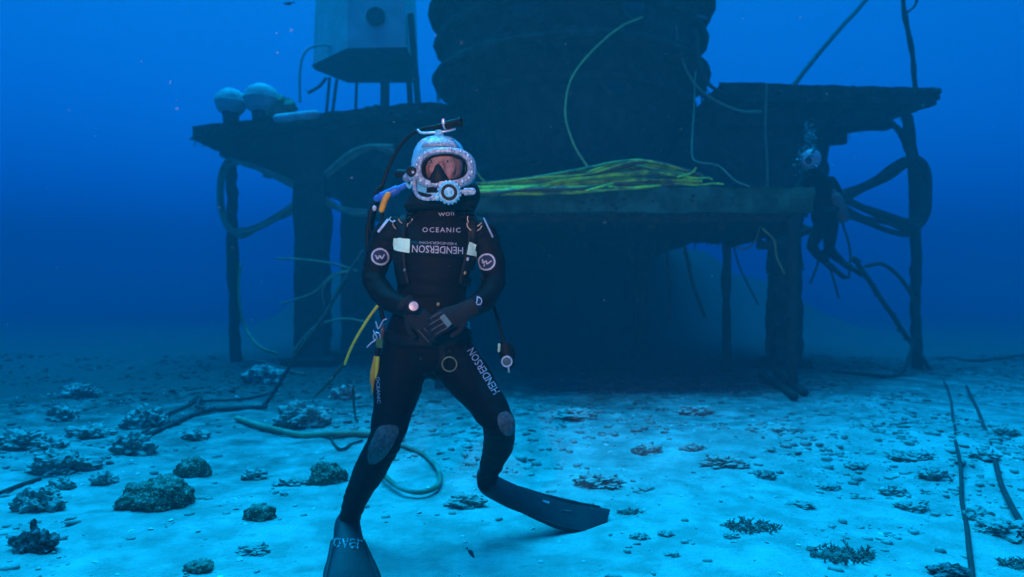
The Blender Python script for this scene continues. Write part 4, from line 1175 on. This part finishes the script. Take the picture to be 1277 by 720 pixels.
# gloved hands, clasped
def hand(wrist, fdir, back, side, curls, name, label=None, spread=0.0):
    """fdir: towards the knuckles, back: out of the back of the hand, side: +1/-1 which way the thumb lies"""
    X = Vector(fdir).normalized(); Z = Vector(back); Z = (Z - X * Z.dot(X)).normalized(); Y = Z.cross(X) * side
    def L(x, y, z): return Vector(wrist) + X * x + Y * y + Z * z
    mb = MB()
    mb.loft([(L(-0.045, 0, 0), Y * .040, Z * .036), (L(-0.01, 0, 0), Y * .038, Z * .030), (L(0.02, 0.002, 0), Y * .042, Z * .024), (L(0.06, 0.0, 0), Y * .047, Z * .021), (L(0.095, -0.002, -0.002), Y * .046, Z * .017), (L(0.103, -0.002, -0.002), Y * .038, Z * .010)], 16)
    tips = []
    lines = []
    for i, (y, ln) in enumerate(((.034, .074), (.0115, .083), (-.0115, .078), (-.033, .060))):
        p = L(0.092, y, -0.001); a = 0.0
        chain = [(L(0.075, y * 0.95, 0), .0115), (p, .0118)]
        lp_ = [p + Z * .0125]
        for k, f in enumerate((0.45, 0.30, 0.25)):
            a += curls[i] * (0.8, 1.0, 0.7)[k]
            d_ = X * math.cos(a) - Z * math.sin(a) + Y * spread * (y / 0.034) * 0.3
            p = p + d_ * ln * f
            nrm = (X * math.sin(a) + Z * math.cos(a))
            chain.append((p, (.0112, .0105, .009)[k])); lp_.append(p + nrm * (.0122, .0115, .009)[k])
        limb(mb, chain, 3); tips.append(p); lines.append(lp_)
    limb(mb, [(L(0.012, 0.024, -0.004), .017), (L(0.040, 0.050, -0.012), .0145), (L(0.066, 0.062, -0.022), .0125), (L(0.088, 0.062, -0.032), .0105)], 3)
    g_ = fuse(mb, 0.0034, 3, 0.5).build(name, M['glove'], diver)
    if label: g_['label'] = label
    for lp_ in lines:                                        # pale piping on the back of each finger
        m2 = MB(); m2.tube(spline(lp_[:3], 4), 0.0018, 5, True); m2.build('finger_piping', M['kneepad'], g_)
    return L, X, Y, Z, g_
wr = P(512, 386, 2.71)
hand(wr, (P(554, 432, 2.665) - wr), (0.1, -1, 0.12), -1, (.30, .34, .38, .42), 'glove')
wl = P(580, 388, 2.68)
L2, X2, Y2, Z2, gl = hand(wl, (P(534, 409, 2.615) - wl), (0.05, -1, 0.25), 1, (.28, .30, .34, .40), 'glove')
# slate strapped on the back of the left hand
mb = MB(); c = P(556, 400, 2.595); R_ = Matrix.Rotation(math.radians(-38), 3, 'Y')
mb.box(c, (.050, .006, .022), Matrix.Rotation(math.radians(52), 3, 'Y')); mb.build('wrist_slate', M['teal'], diver, smooth=False)
# gauge on the right wrist
c = P(516, 383, 2.655)
mb = MB(); mb.lathe(c, [(.022, 0), (.026, .006), (.026, .014), (.023, .018)], (0.1, -1, 0.15), 24); gau = mb.build('wrist_gauge', M['rubber'], diver)
mb = MB(); mb.lathe(c + Vector((0.002, -.018, .003)), [(.019, 0), (.018, .002), (.001, .003)], (0.1, -1, 0.15), 24); mb.build('dial', M['dial'], gau)

# ---------------------------------------------------------------- helmet
def loc(u, v, dy=0.0): return P(u, v, 2.88 + dy)
mb = MB()
hm = P(548, 208, 2.90)
rings = []
for z, rx, ry, cy in ((-.165, .100, .115, .0), (-.15, .110, .128, .0), (-.10, .117, .140, .0), (-.04, .121, .150, .0), (.02, .120, .152, .0), (.065, .110, .142, .005), (.095, .095, .122, .01), (.116, .070, .090, .012), (.127, .036, .045, .012), (.130, .008, .01, .012)):
    rings.append([hm + Vector((rx * math.cos(2 * math.pi * j / 40), cy + ry * math.sin(2 * math.pi * j / 40), z)) for j in range(40)])
mb.rings(rings)
# cut the face opening: drop the faces in front of the port
pc = loc(553.5, 209, -.14)
A_, B_ = .100, .062
keepf = []
for f in mb.f:
    c = sum((mb.v[i] for i in f), Vector()) / len(f)
    q = c - pc
    if c.y < hm.y - 0.02 and abs(q.x / 0.108) ** 2.6 + abs(q.z / 0.068) ** 2.6 < 1: continue
    keepf.append(f)
mb.f = keepf
helmet = mb.build('helmet', M['helmet_blue'], diver)
so = helmet.modifiers.new('thickness', 'SOLIDIFY'); so.thickness = 0.006
# oval port frame, wrapped round the shell
def se(t, a, b, e=2.6):
    c, s = math.cos(t), math.sin(t)
    return math.copysign(abs(c) ** (2 / e), c) * a, math.copysign(abs(s) ** (2 / e), s) * b
tilt = math.radians(3.0)
def port(x, z, y): 
    xr = x * math.cos(tilt) - z * math.sin(tilt); zr = x * math.sin(tilt) + z * math.cos(tilt)
    return pc + Vector((xr, y + 3.2 * x * x + 1.2 * z * z, zr))
rings = []
for i in range(56):
    t = 2 * math.pi * i / 56
    pr_ = []
    for f, y in ((0.0, .035), (0.0, -.010), (0.12, -.020), (0.55, -.022), (0.9, -.012), (1.0, .010), (0.95, .035)):
        x, z = se(t, .095 + .036 * f, .056 + .030 * f)
        pr_.append(port(x, z, y))
    rings.append(pr_)
mb = MB(); mb.rings(rings, cap=False, closed=True)
frame = mb.build('port_frame', M['helmet_grey'], helmet)
for i in range(16):
    t = 2 * math.pi * (i + 0.5) / 16; x, z = se(t, .115, .073)
    mb = MB(); mb.lathe(port(x, z, -.020), [(.0055, 0), (.0055, -.006), (.003, -.008)], (0, 1, 0), 8); mb.build('bolt', M['chrome'], helmet)
# black gasket and pane
rings = []
for i in range(56):
    t = 2 * math.pi * i / 56
    rings.append([port(*se(t, .096 - k, .057 - k), y) for k, y in ((0, -.004), (.008, -.006), (.008, .02), (0, .02))])
mb = MB(); mb.rings(rings, cap=False, closed=True); mb.build('gasket', M['rubber'], helmet)
mb = MB()
vs_ = [port(0, 0, 0.002)]
for r in range(1, 7):
    for i in range(48):
        x, z = se(2 * math.pi * i / 48, .090 * r / 6, .051 * r / 6); vs_.append(port(x, z, 0.002))
fs = [(0, 1 + j, 1 + (j + 1) % 48) for j in range(48)]
for r in range(5):
    for j in range(48):
        a = 1 + r * 48; fs.append((a + j, a + 48 + j, a + 48 + (j + 1) % 48, a + (j + 1) % 48))
mb.add(vs_, fs); mb.build('face_pane', M['pane'], helmet)
# black oral-nasal mask over nose and mouth
mb = MB()
NM = HC + Vector((-.010, 0, 0))
mb.loft([(NM + Vector((0, -.060, -.115)), Vector((.056, 0, 0)), Vector((0, .035, 0))), (NM + Vector((0, -.080, -.080)), Vector((.050, 0, 0)), Vector((0, .040, 0))), (NM + Vector((0, -.092, -.052)), Vector((.036, 0, 0)), Vector((0, .034, 0))),
         (NM + Vector((0, -.100, -.030)), Vector((.022, 0, 0)), Vector((0, .024, 0))), (NM + Vector((0, -.100, -.012)), Vector((.015, 0, 0)), Vector((0, .016, 0))), (NM + Vector((0, -.096, -.002)), Vector((.008, 0, 0)), Vector((0, .008, 0)))], 20)
mb.build('nose_mask', M['rubber'], helmet)
# grey brow above the port, up to the handle
vs_ = []; fs = []
for i in range(7):
    for j in range(9):
        s = j / 8 * 2 - 1; t = i / 6
        w_ = .078 - .034 * t
        x = s * w_ + 0.010; z = .056 + .055 * t
        vs_.append(hm + Vector((x + 0.006, -0.150 + 0.056 * t ** 1.8 + 4.5 * x * x, z)))
for i in range(6):
    for j in range(8):
        a = i * 9 + j; fs.append((a, a + 1, a + 10, a + 9))
mb = MB(); mb.add(vs_, fs); bw = mb.build('brow_plate', M['helmet_grey'], helmet)
so = bw.modifiers.new('thickness', 'SOLIDIFY'); so.thickness = 0.008
# handle bar and bracket on the crown
mb = MB(); mb.tube(spline([loc(521, 162.5, -.03), loc(526, 166, -.04), loc(540, 165.5, -.05), (loc(556, 164, -.05)), loc(567, 161, -.04)], 5), 0.0052, 8, True); mb.build('handle', M['chrome'], helmet)
mb = MB(); mb.lathe(loc(547.5, 173, -.045), [(.022, 0), (.024, .008), (.018, .022), (.018, .032), (.010, .036)], (0, 0, 1), 16); mb.build('handle_bracket', M['cyan_plastic'], helmet)
mb = MB(); mb.ell(loc(532, 178, -.06), (.030, .022, .018)); mb.build('shell_boss', M['cyan_plastic'], helmet)
# lamp on the crown
a, b = loc(545, 158.5, -.04), loc(575, 152.5, -.07)
d_ = (b - a).normalized()
mb = MB(); mb.lathe(a, [(.009, -.02), (.011, 0), (.012, .03), (.017, .045), (.0185, .06), (.0185, .098), (.021, .101), (.021, .112), (.016, .112), (.015, .104)], d_, 20); lamp = mb.build('lamp', M['rubber'], helmet)
mb = MB(); mb.torus(a.lerp(b, 0.32), .0145, .004, d_, 18, 6); mb.build('lamp_clamp', M['chrome'], helmet)
mb = MB(); mb.lathe(loc(553, 155, -.07), [(.008, 0), (.009, .012), (.006, .022)], (0, -.3, 1), 10); mb.build('clamp_screw', M['chrome'], helmet)
mb = MB(); mb.tube(spline([loc(547, 158, -.03), loc(528, 161, .0), loc(510, 170, .05), loc(494, 190, .09), loc(482, 215, .11), loc(473, 245, .12), loc(465, 275, .14), loc(463, 300, .16)], 8), 0.0085, 8, True); mb.build('lamp_cable', M['rubber'], helmet)
# regulator and its fittings
rc = loc(560.5, 240.5, -.175); ax = Vector((0.05, -1, -0.12)).normalized()
mb = MB(); mb.lathe(rc - ax * 0.045, [(.030, 0), (.040, .012), (.045, .03), (.045, .062), (.041, .070), (.034, .072), (.034, .066), (.020, .066), (.020, .080), (.014, .083), (.004, .084)], ax, 28); reg = mb.build('regulator', M['cyan_plastic'], helmet)
for i in range(18):
    t = 2 * math.pi * i / 18
    e1 = ax.orthogonal().normalized(); e2 = ax.cross(e1)
    mb = MB(); mb.box(rc + (e1 * math.cos(t) + e2 * math.sin(t)) * .045 + ax * 0.003, (.007, .024, .007)); mb.build('knurl', M['cyan_plastic'], helmet)
mb = MB(); mb.lathe(rc + ax * 0.022, [(.0325, 0), (.0325, .0012), (.021, .0014)], ax, 24); mb.build('dial_ring', M['rubber'], helmet)
mb = MB(); mb.tube([loc(571, 239.5, -.165), loc(578, 239.5, -.165), loc(579, 239.5, -.165), loc(589, 239, -.165)], [.009, .009, .016, .015], 14, True); mb.build('adjustment_knob', M['helmet_grey'], helmet)
mb = MB(); mb.tube(spline([loc(517, 226, -.08), loc(517, 236, -.10), loc(522, 245, -.13), loc(532, 248.5, -.15), loc(543, 246.5, -.165), loc(552, 244, -.17)], 6), [.008] * 22 + [.0115] * 5 + [.0125] * 4, 10, True); mb.build('air_tube', M['helmet_grey'], helmet)
mb = MB(); mb.lathe(loc(543, 246.5, -.166), [(.014, 0), (.0155, .004), (.0155, .016), (.013, .02)], (1, 0, 0.2), 12); mb.build('tube_nut', M['cyan_plastic'], helmet)
# side block with its black valve knob
mb = MB(); mb.tube([loc(508, 222, -.02), loc(513, 220, -.06), loc(521, 218, -.10)], [.020, .024, .026], 14, True); mb.build('side_block', M['helmet_grey'], helmet)
mb = MB(); mb.lathe(loc(515, 215, -.10), [(.010, 0), (.021, .006), (.022, .024), (.018, .030), (.007, .031)], (-.2, -1, 0), 18); kn = mb.build('valve_knob', M['rubber'], helmet)
mb = MB(); mb.lathe(loc(515, 215, -.132), [(.0065, 0), (.006, .003), (.001, .004)], (-.2, -1, 0), 12); mb.build('knob_cap', M['helmet_grey'], helmet)
mb = MB(); mb.tube([loc(508, 217, -.02), loc(498, 217, 0.0)], [.017, .020], 12, True); mb.build('bailout_knob', M['rubber'], helmet)
mb = MB(); mb.tube(spline([loc(507, 229, -.03), loc(511, 234, -.06), loc(514, 228, -.08)], 5), 0.007, 8, True); mb.build('elbow_fitting', M['cyan_plastic'], helmet)
# neck dam and collar
mb = MB()
cn = P(549, 250, 2.91)
mb.loft([(cn + Vector((0, 0, -.050)), Vector((.145, 0, 0)), Vector((0, .120, 0))), (cn + Vector((0, 0, -.030)), Vector((.158, 0, 0)), Vector((0, .140, 0))), (cn + Vector((0.004, 0, .005)), Vector((.150, 0, 0)), Vector((0, .140, 0))), (cn + Vector((0.006, 0, .035)), Vector((.135, 0, .012)), Vector((0, .135, 0))), (cn + Vector((0.006, 0, .06)), Vector((.115, 0, .01)), Vector((0, .120, 0)))], 32)
mb.build('neck_dam', M['rubber'], diver)
mb = MB(); mb.ell(P(586, 243, 2.87), (.045, .07, .060)); mb.build('neck_clamp', M['rubber'], diver)

# ---------------------------------------------------------------- gear hung on the diver
mb = MB(); mb.lathe(P(545, 400, 3.13), [(.02, -.06), (.075, -.03), (.088, .02), (.088, .46), (.07, .53), (.03, .56), (.022, .60)], (0, 0, 1), 24)
bt = mb.build('gas_cylinder', M['yellow'], diver)
mb = MB(); mb.box(P(541, 335, 3.055), (.26, .05, .42)); mb.build('backpack_plate', M['rubber'], diver, smooth=False)
mb = MB(); mb.tube(spline([P(505, 232, 2.96), P(493, 238, 2.95), P(478, 245, 2.95), P(470, 248, 2.96)], 5), [.014] * 4 + [.021] * 8 + [.016] * 4, 12, True); mb.build('valve_hose', M['blue'], diver)
mb = MB(); mb.tube(spline([P(484, 243, 2.93), P(480, 250, 2.93), P(476, 262, 2.94)], 5), .0135, 10, True); mb.build('orange_sleeve', M['orange'], diver)
mb = MB(); mb.ell(P(467, 260, 2.92), (.010, .010, .013)); mb.build('hose_fitting', M['white'], diver)
mb = MB(); mb.tube(spline([P(476, 232, 2.97), P(468, 240, 2.97), P(466, 258, 2.96), P(461, 275, 2.96), P(464, 290, 2.97), P(474, 285, 2.97), P(478, 262, 2.96)], 7), .006, 8, True); mb.build('whip_hose', M['rubber'], diver)
mb = MB(); mb.tube(spline([P(470, 245, 2.98), P(461, 270, 2.99), P(458, 300, 3.0), P(461, 340, 3.02), P(472, 375, 3.02), P(478, 400, 3.0)], 7), .010, 8, True); mb.build('umbilical', M['rubber'], diver)
# yellow tether going down to the left, then dark to the sand
mb = MB(); mb.tube(spline([P(480, 372, 2.98), P(466, 388, 3.0), P(450, 412, 3.05), P(438, 434, 3.10), P(430, 454, 3.15)], 6), .0068, 8, True); mb.build('yellow_tether', M['yellow'], diver)
mb = MB(); mb.tube(spline([P(430, 453, 3.15), P(418, 468, 3.4), P(405, 483, 3.8), on_ground(390, 500) + Vector((0, 0, .02))], 6), .008, 8, True); mb.build('dark_tether', M['hose_dark'], diver)
# clips and knife at the hip, image left
hx = 2.83
mb = MB(); mb.tube(spline([P(469, 402, hx), P(472, 410, hx), P(478, 400, hx), P(482, 398, hx)], 5), .0035, 6, True); mb.build('carabiner', M['chrome'], diver)
mb = MB(); mb.torus(P(470, 420, hx), .017, .0032, (0.3, 1, 0), 18, 6); mb.build('carabiner', M['chrome'], diver)
mb = MB(); mb.tube(spline([P(466, 413, hx), P(470, 422, hx), P(463, 428, hx), P(458, 433, hx)], 4), .0036, 6, True); mb.build('snap_hook', M['chrome'], diver)
mb = MB(); mb.tube(spline([P(478, 408, hx), P(477, 416, hx), P(476, 423, hx)], 4), [.008] * 9, 8, True); mb.build('red_lanyard', M['redrock'], diver)
mb = MB(); mb.box(P(473.5, 428, hx), (.028, .02, .04)); mb.build('clip_block', M['green'], diver)
mb = MB(); mb.tube(spline([P(471, 432, hx), P(471, 438, hx), P(470, 446, hx)], 4), .011, 8, True); mb.build('knife_grip', M['rubber'], diver)
mb = MB(); mb.tube(spline([P(469, 446, hx), P(466, 460, hx), P(465, 474, hx), P(466, 490, hx)], 5), [.011] * 6 + [.013] * 6 + [.008] * 4, 10, True); mb.build('knife_sheath', M['orange'], diver)
mb = MB(); mb.tube(spline([P(471, 447, hx - .01), P(470, 460, hx - .01), P(470, 474, hx - .01), P(472, 488, hx - .01)], 5), [.009] * 16, 10, True); mb.build('yellow_strap', M['yellow'], diver)
# gauge console dangling on the right
mb = MB(); mb.tube(spline([P(600, 345, 3.03), P(612, 372, 3.02), P(620, 395, 3.02), P(625, 415, 3.02), P(629, 428, 3.02)], 6), .0075, 8, True); mb.build('gauge_hose', M['rubber'], diver)
mb = MB()
mb.loft([(P(629, 425, 3.02), Vector((.014, 0, 0)), Vector((0, .012, 0))), (P(631, 431, 3.02), Vector((.034, 0, 0)), Vector((0, .022, 0))), (P(632, 440, 3.02), Vector((.040, 0, 0)), Vector((0, .026, 0))), (P(633, 448, 3.02), Vector((.034, 0, 0)), Vector((0, .026, 0))), (P(634, 455, 3.02), Vector((.031, 0, 0)), Vector((0, .024, 0))), (P(634, 462, 3.02), Vector((.014, 0, 0)), Vector((0, .014, 0)))], 16)
con = mb.build('gauge_console', M['rubber'], diver)
mb = MB(); mb.torus(P(632, 451, 2.99), .022, .0045, (0, 1, 0), 20, 6); mb.build('gauge_rim', M['chrome'], con)
mb = MB(); mb.lathe(P(632, 451, 2.99), [(.019, 0), (.001, .003)], (0, -1, 0), 16); mb.build('dial', M['teal'], con)
mb = MB(); mb.tube([P(622.5, 430, 3.0), P(622, 438, 3.0)], .006, 6, True); mb.build('clip', M['tape'], con)
mb = MB(); mb.tube([P(634, 458, 3.0), P(634.5, 464, 3.0)], .005, 6, True); mb.build('clip', M['chrome'], con)

# fins
def fin(secs, name, label):
    """secs: centre, half-width vector, half-thickness vector, squareness"""
    rings = []
    for c, a, b, e in secs:
        r = []
        for j in range(24):
            t = 2 * math.pi * j / 24
            x, y = se(t, 1, 1, e); r.append(Vector(c) + Vector(a) * x + Vector(b) * y)
        rings.append(r)
    # smooth along the length
    R2 = []
    cols = [spline([rings[i][j] for i in range(len(rings))], 5) for j in range(24)]
    for i in range(len(cols[0])): R2.append([cols[j][i] for j in range(24)])
    mb = MB(); mb.rings(R2)
    o = mb.build(name, M['fin'], diver); o['label'] = label
    return o, mb
xv = Vector((1, 0, 0.0)); 
f1, fmb1 = fin([
    (P(434, 646, 3.06), xv * .036, Vector((0, .02, .026)), 2), (P(433, 652, 3.055), xv * .052, Vector((0, .03, .050)), 2.2),
    (P(433, 660, 2.99), xv * .060, Vector((0, .015, .058)), 2.4), (P(434, 672, 2.91), xv * .064, Vector((0, .012, .048)), 2.5),
    (P(436, 688, 2.82), xv * .072, Vector((0, .012, .036)), 2.8), (P(437.5, 705, 2.72), xv * .088, Vector((0, .006, .022)), 3.4),
    (P(439, 722, 2.61), xv * .101, Vector((0, .003, .013)), 4), (P(441, 745, 2.46), xv * .110, Vector((0, .001, .008)), 5), (P(444, 768, 2.33), xv * .112, Vector((0, .001, .006)), 5)], 'fin', 'near fin pointing at the camera, cut by the bottom edge')
ft = BVHTree.FromPolygons(fmb1.v, fmb1.f)
text_decal('fin_lettering', 'over', 434, 678, 36, 13, -4, M['worn'], f1, 0.003, tree=ft)
# side rails of the near fin
for s in (-1, 1):
    mb = MB(); mb.tube(spline([P(434, 676, 2.88) + xv * .064 * s, P(437, 700, 2.74) + xv * .086 * s, P(439, 722, 2.61) + xv * .103 * s, P(444, 766, 2.34) + xv * .113 * s], 5), [.012] * 6 + [.014] * 6 + [.011] * 4, 8, True); mb.build('side_rail', M['fin'], f1)
wv = Vector((0.05, .80, .50)).normalized()
nv = Vector((-0.15, -.50, .80)).normalized()
f2, fmb2 = fin([
    (P(596, 597, 3.07), wv * .034, nv * .030, 2), (P(600, 600, 3.06), wv * .050, nv * .056, 2.2),
    (P(614, 607, 3.05), wv * .056, nv * .060, 2.4), (P(634, 617, 3.07), wv * .062, nv * .050, 2.5),
    (P(654, 625, 3.10), wv * .066, nv * .034, 2.8), (P(680, 635, 3.15), wv * .076, nv * .018, 3.4),
    (P(708, 643, 3.19), wv * .082, nv * .011, 4), (P(738, 648, 3.23), wv * .082, nv * .008, 5), (P(757, 650.5, 3.26), wv * .074 + Vector((.02, 0, 0)), nv * .006, 5)], 'fin', 'long fin pointing right with its tip on the sand')
for s in (-1, 1):
    mb = MB(); mb.tube(spline([P(645, 621, 3.085) + wv * .062 * s, P(680, 634.5, 3.15) + wv * .077 * s, P(708, 642.5, 3.19) + wv * .083 * s, P(748, 649, 3.245) + wv * .080 * s], 5), [.010] * 6 + [.012] * 6 + [.009] * 4, 8, True); mb.build('side_rail', M['fin'], f2)
ft2 = BVHTree.FromPolygons(fmb2.v, fmb2.f)
patch2('scuff', [(677, 624), (685, 626), (684, 629), (676, 626)], M['print_grey'], f2, 0.003, 3, ft2)
patch2('scuff', [(700, 636), (713, 637), (712, 638.5), (700, 637.5)], M['kneepad'], f2, 0.003, 3, ft2)

# ---------------------------------------------------------------- the far diver at the right end of the deck
FY = 8.75
FR = P(1025, 320, FY)
far = thing('person', FR, 'dim far diver hanging at the right end of the deck amid bubbles', 'person')
mb = MB()
torso(mb, [(P(1014, 212, FY), .06, .06), (P(1016, 218, FY), .14, .10), (P(1020, 226, FY), .20, .13), (P(1024, 240, FY), .20, .14), (P(1027, 258, FY), .17, .13), (P(1029, 274, FY), .18, .13), (P(1030, 284, FY), .13, .11)], 18)
mb.ell(P(1011, 201, FY), (.085, .10, .12))
limb(mb, [(P(1006, 224, FY), .07), (P(994, 238, FY - .1), .06), (P(992, 252, FY - .2), .05), (P(982, 246, FY - .35), .04)])
limb(mb, [(P(1036, 226, FY), .07), (P(1046, 244, FY), .06), (P(1042, 262, FY - .15), .05), (P(1030, 262, FY - .25), .04)])
limb(mb, [(P(1025, 280, FY), .10), (P(1018, 294, FY - .14), .085), (P(1012, 307, FY - .25), .065)]); limb(mb, [(P(1012, 307, FY - .25), .065), (P(1020, 318, FY - .05), .06), (P(1030, 327, FY + .12), .045)])
limb(mb, [(P(1036, 280, FY), .10), (P(1035, 296, FY - .08), .085), (P(1034, 311, FY - .15), .065)]); limb(mb, [(P(1034, 311, FY - .15), .065), (P(1042, 320, FY + .05), .06), (P(1051, 327, FY + .25), .045)])
for hc in (P(982, 246, FY - .35), P(1030, 262, FY - .25)):
    limb(mb, [(hc, .045), (hc + Vector((-.09, -.03, .01)), .035)], 3)
    for k in range(4): limb(mb, [(hc + Vector((-.07, -.03 + .022 * k, .01)), .016), (hc + Vector((-.16, -.04 + .03 * k, -.03)), .013)], 3)
fb = fuse(mb, 0.018, 5, 0.5).build('body', M['suit'], far)
mb = MB(); mb.ell(P(1011, 199, FY - .01), (.125, .14, .135), None, 22, 14); hel = mb.build('helmet', M['helmet_grey'], far)
mb = MB(); mb.torus(P(1008, 201, FY - .13), .055, .012, (0.15, 1, 0), 22, 8); mb.build('port_frame', M['helmet_grey'], hel)
mb = MB(); mb.lathe(P(1008, 201, FY - .125), [(.052, 0), (.04, .012), (.001, .016)], (-0.15, -1, 0), 20); mb.build('face_pane', M['glass_dark'], hel)
mb = MB(); a, b = P(1041, 243, FY - .12), P(1053, 274, FY - .12); d_ = (b - a).normalized()
mb.lathe(a, [(.02, -.08), (.03, -.05), (.03, -.02), (.06, 0), (.075, .04), (.075, (b - a).length), (.05, (b - a).length + .03)], d_, 18); mb.build('gas_cylinder', M['kneepad'], far)
for (u, v), (u2, v2) in (((1030, 328), (1040, 336)), ((1051, 328), (1062, 335))):
    a = P(u, v, FY + .1); b = P(u2, v2, FY + .1); t = (b - a).normalized(); s = t.cross(Vector((0, 1, 0))).normalized()
    mb = MB(); mb.loft([(a - t * .05, s * .03, Vector((0, .05, 0))), (a + t * .08, s * .045, Vector((0, .06, 0))), (a + t * .22, s * .012, Vector((0, .09, 0))), (b + t * .2, s * .006, Vector((0, .10, 0)))], 14); mb.build('fin', M['fin'], far)
br = random.Random(77)
mb = MB()
for k in range(130):
    t = br.random()
    u = 1006 + (1 - t) * br.uniform(-18, 22) + t * br.uniform(-6, 6) + 4 * t; v = 214 - 62 * t ** 1.2 + br.uniform(-6, 6)
    r = br.uniform(.008, .030) * (1 - .5 * t)
    mb.ell(P(u, v, FY + br.uniform(-.3, .1)), (r, r, r * .75), None, 8, 6)
o = mb.build('air_bubbles', M['bubble'], loc=P(1010, 190, FY)); tag(o, 'cluster of exhaled air bubbles rising round the far diver\'s helmet', 'bubbles', kind='stuff')

# ---------------------------------------------------------------- fish
def fish(u, v, Y, L, ang, label):
    c = P(u, v, Y)
    root = thing('fish', c, label, 'fish')
    R_ = Matrix.Rotation(ang, 3, 'Y')
    def q(x, y, z): return c + R_ @ Vector((x * L, y * L, z * L))
    mb = MB()
    mb.loft([(q(.5, 0, 0), R_ @ Vector((0, .01 * L, 0)), R_ @ Vector((0, 0, .02 * L))), (q(.4, 0, 0), R_ @ Vector((0, .05 * L, 0)), R_ @ Vector((0, 0, .09 * L))), (q(.15, 0, 0.01), R_ @ Vector((0, .075 * L, 0)), R_ @ Vector((0, 0, .15 * L))), (q(-.15, 0, 0), R_ @ Vector((0, .06 * L, 0)), R_ @ Vector((0, 0, .12 * L))), (q(-.36, 0, 0), R_ @ Vector((0, .02 * L, 0)), R_ @ Vector((0, 0, .045 * L))), (q(-.42, 0, 0), R_ @ Vector((0, .01 * L, 0)), R_ @ Vector((0, 0, .04 * L)))], 14)
    mb.build('body', M['fish'], root)
    mb = MB(); mb.add([q(-.40, .012, .03), q(-.40, .012, -.03), q(-.62, 0, -.16), q(-.53, 0, 0), q(-.62, 0, .16), q(-.40, -.012, .03), q(-.40, -.012, -.03)], [(0, 1, 3), (1, 2, 3), (0, 3, 4), (5, 3, 6), (6, 3, 2), (5, 4, 3)]); mb.build('tail_fin', M['fish'], root, smooth=False)
    mb = MB(); mb.add([q(.15, .01, .14), q(-.25, .01, .08), q(-.2, 0, .2), q(.05, 0, .24), q(.15, -.01, .14), q(-.25, -.01, .08)], [(0, 1, 2, 3), (4, 3, 2, 5)]); mb.build('dorsal_fin', M['fish'], root, smooth=False)
fish(587, 690, 2.75, 0.05, 0.9, 'tiny dark fish over the sand below the diver\'s legs')
fish(876, 22, 9.5, 0.17, 0.2, 'small dark fish silhouetted beside the drum near the top')
fish(360, 4, 9.0, 0.14, 3.0, 'tiny dark fish high in open water at upper left')

# specks drifting in the water
br = random.Random(5); mb = MB()
for k in range(900):
    Y = br.uniform(1.2, 7.0); u = br.uniform(-100, 1380); v = br.uniform(-60, 640)
    c = P(u, v, Y)
    if c.z < gz(c.x, c.y) + 0.03: continue
    r = br.uniform(.0005, .0012)
    b = br.randrange(8)
    mb.add([c + Vector(q) * r for q in BV[b]], [tuple(f) for f in BF[b]])
o = mb.build('suspended_particles', M['white_bag'], loc=(0, 4, 1)); tag(o, 'tiny pale specks drifting in the water', 'particles', kind='stuff')

# ---------------------------------------------------------------- the sea water itself
mb = MB(); mb.box((0, 18, 4.0), (150, 120, 10.6))
wm = bpy.data.materials.new('sea_water'); wm.use_nodes = True
n = wm.node_tree; n.nodes.clear()
out = n.nodes.new('ShaderNodeOutputMaterial'); pv = n.nodes.new('ShaderNodeVolumePrincipled')
pv.inputs['Color'].default_value = (0.002, 0.086, 0.102, 1)
pv.inputs['Absorption Color'].default_value = (0.02, 0.10, 0.40, 1)
pv.inputs['Density'].default_value = 0.080
pv.inputs['Anisotropy'].default_value = 0.0
n.links.new(pv.outputs[0], out.inputs['Volume'])
haze = mb.build('haze', wm, smooth=False)
haze.data.materials.clear(); haze.data.materials.append(wm)
tag(haze, 'clear blue sea water filling the whole view', 'water', kind='stuff')
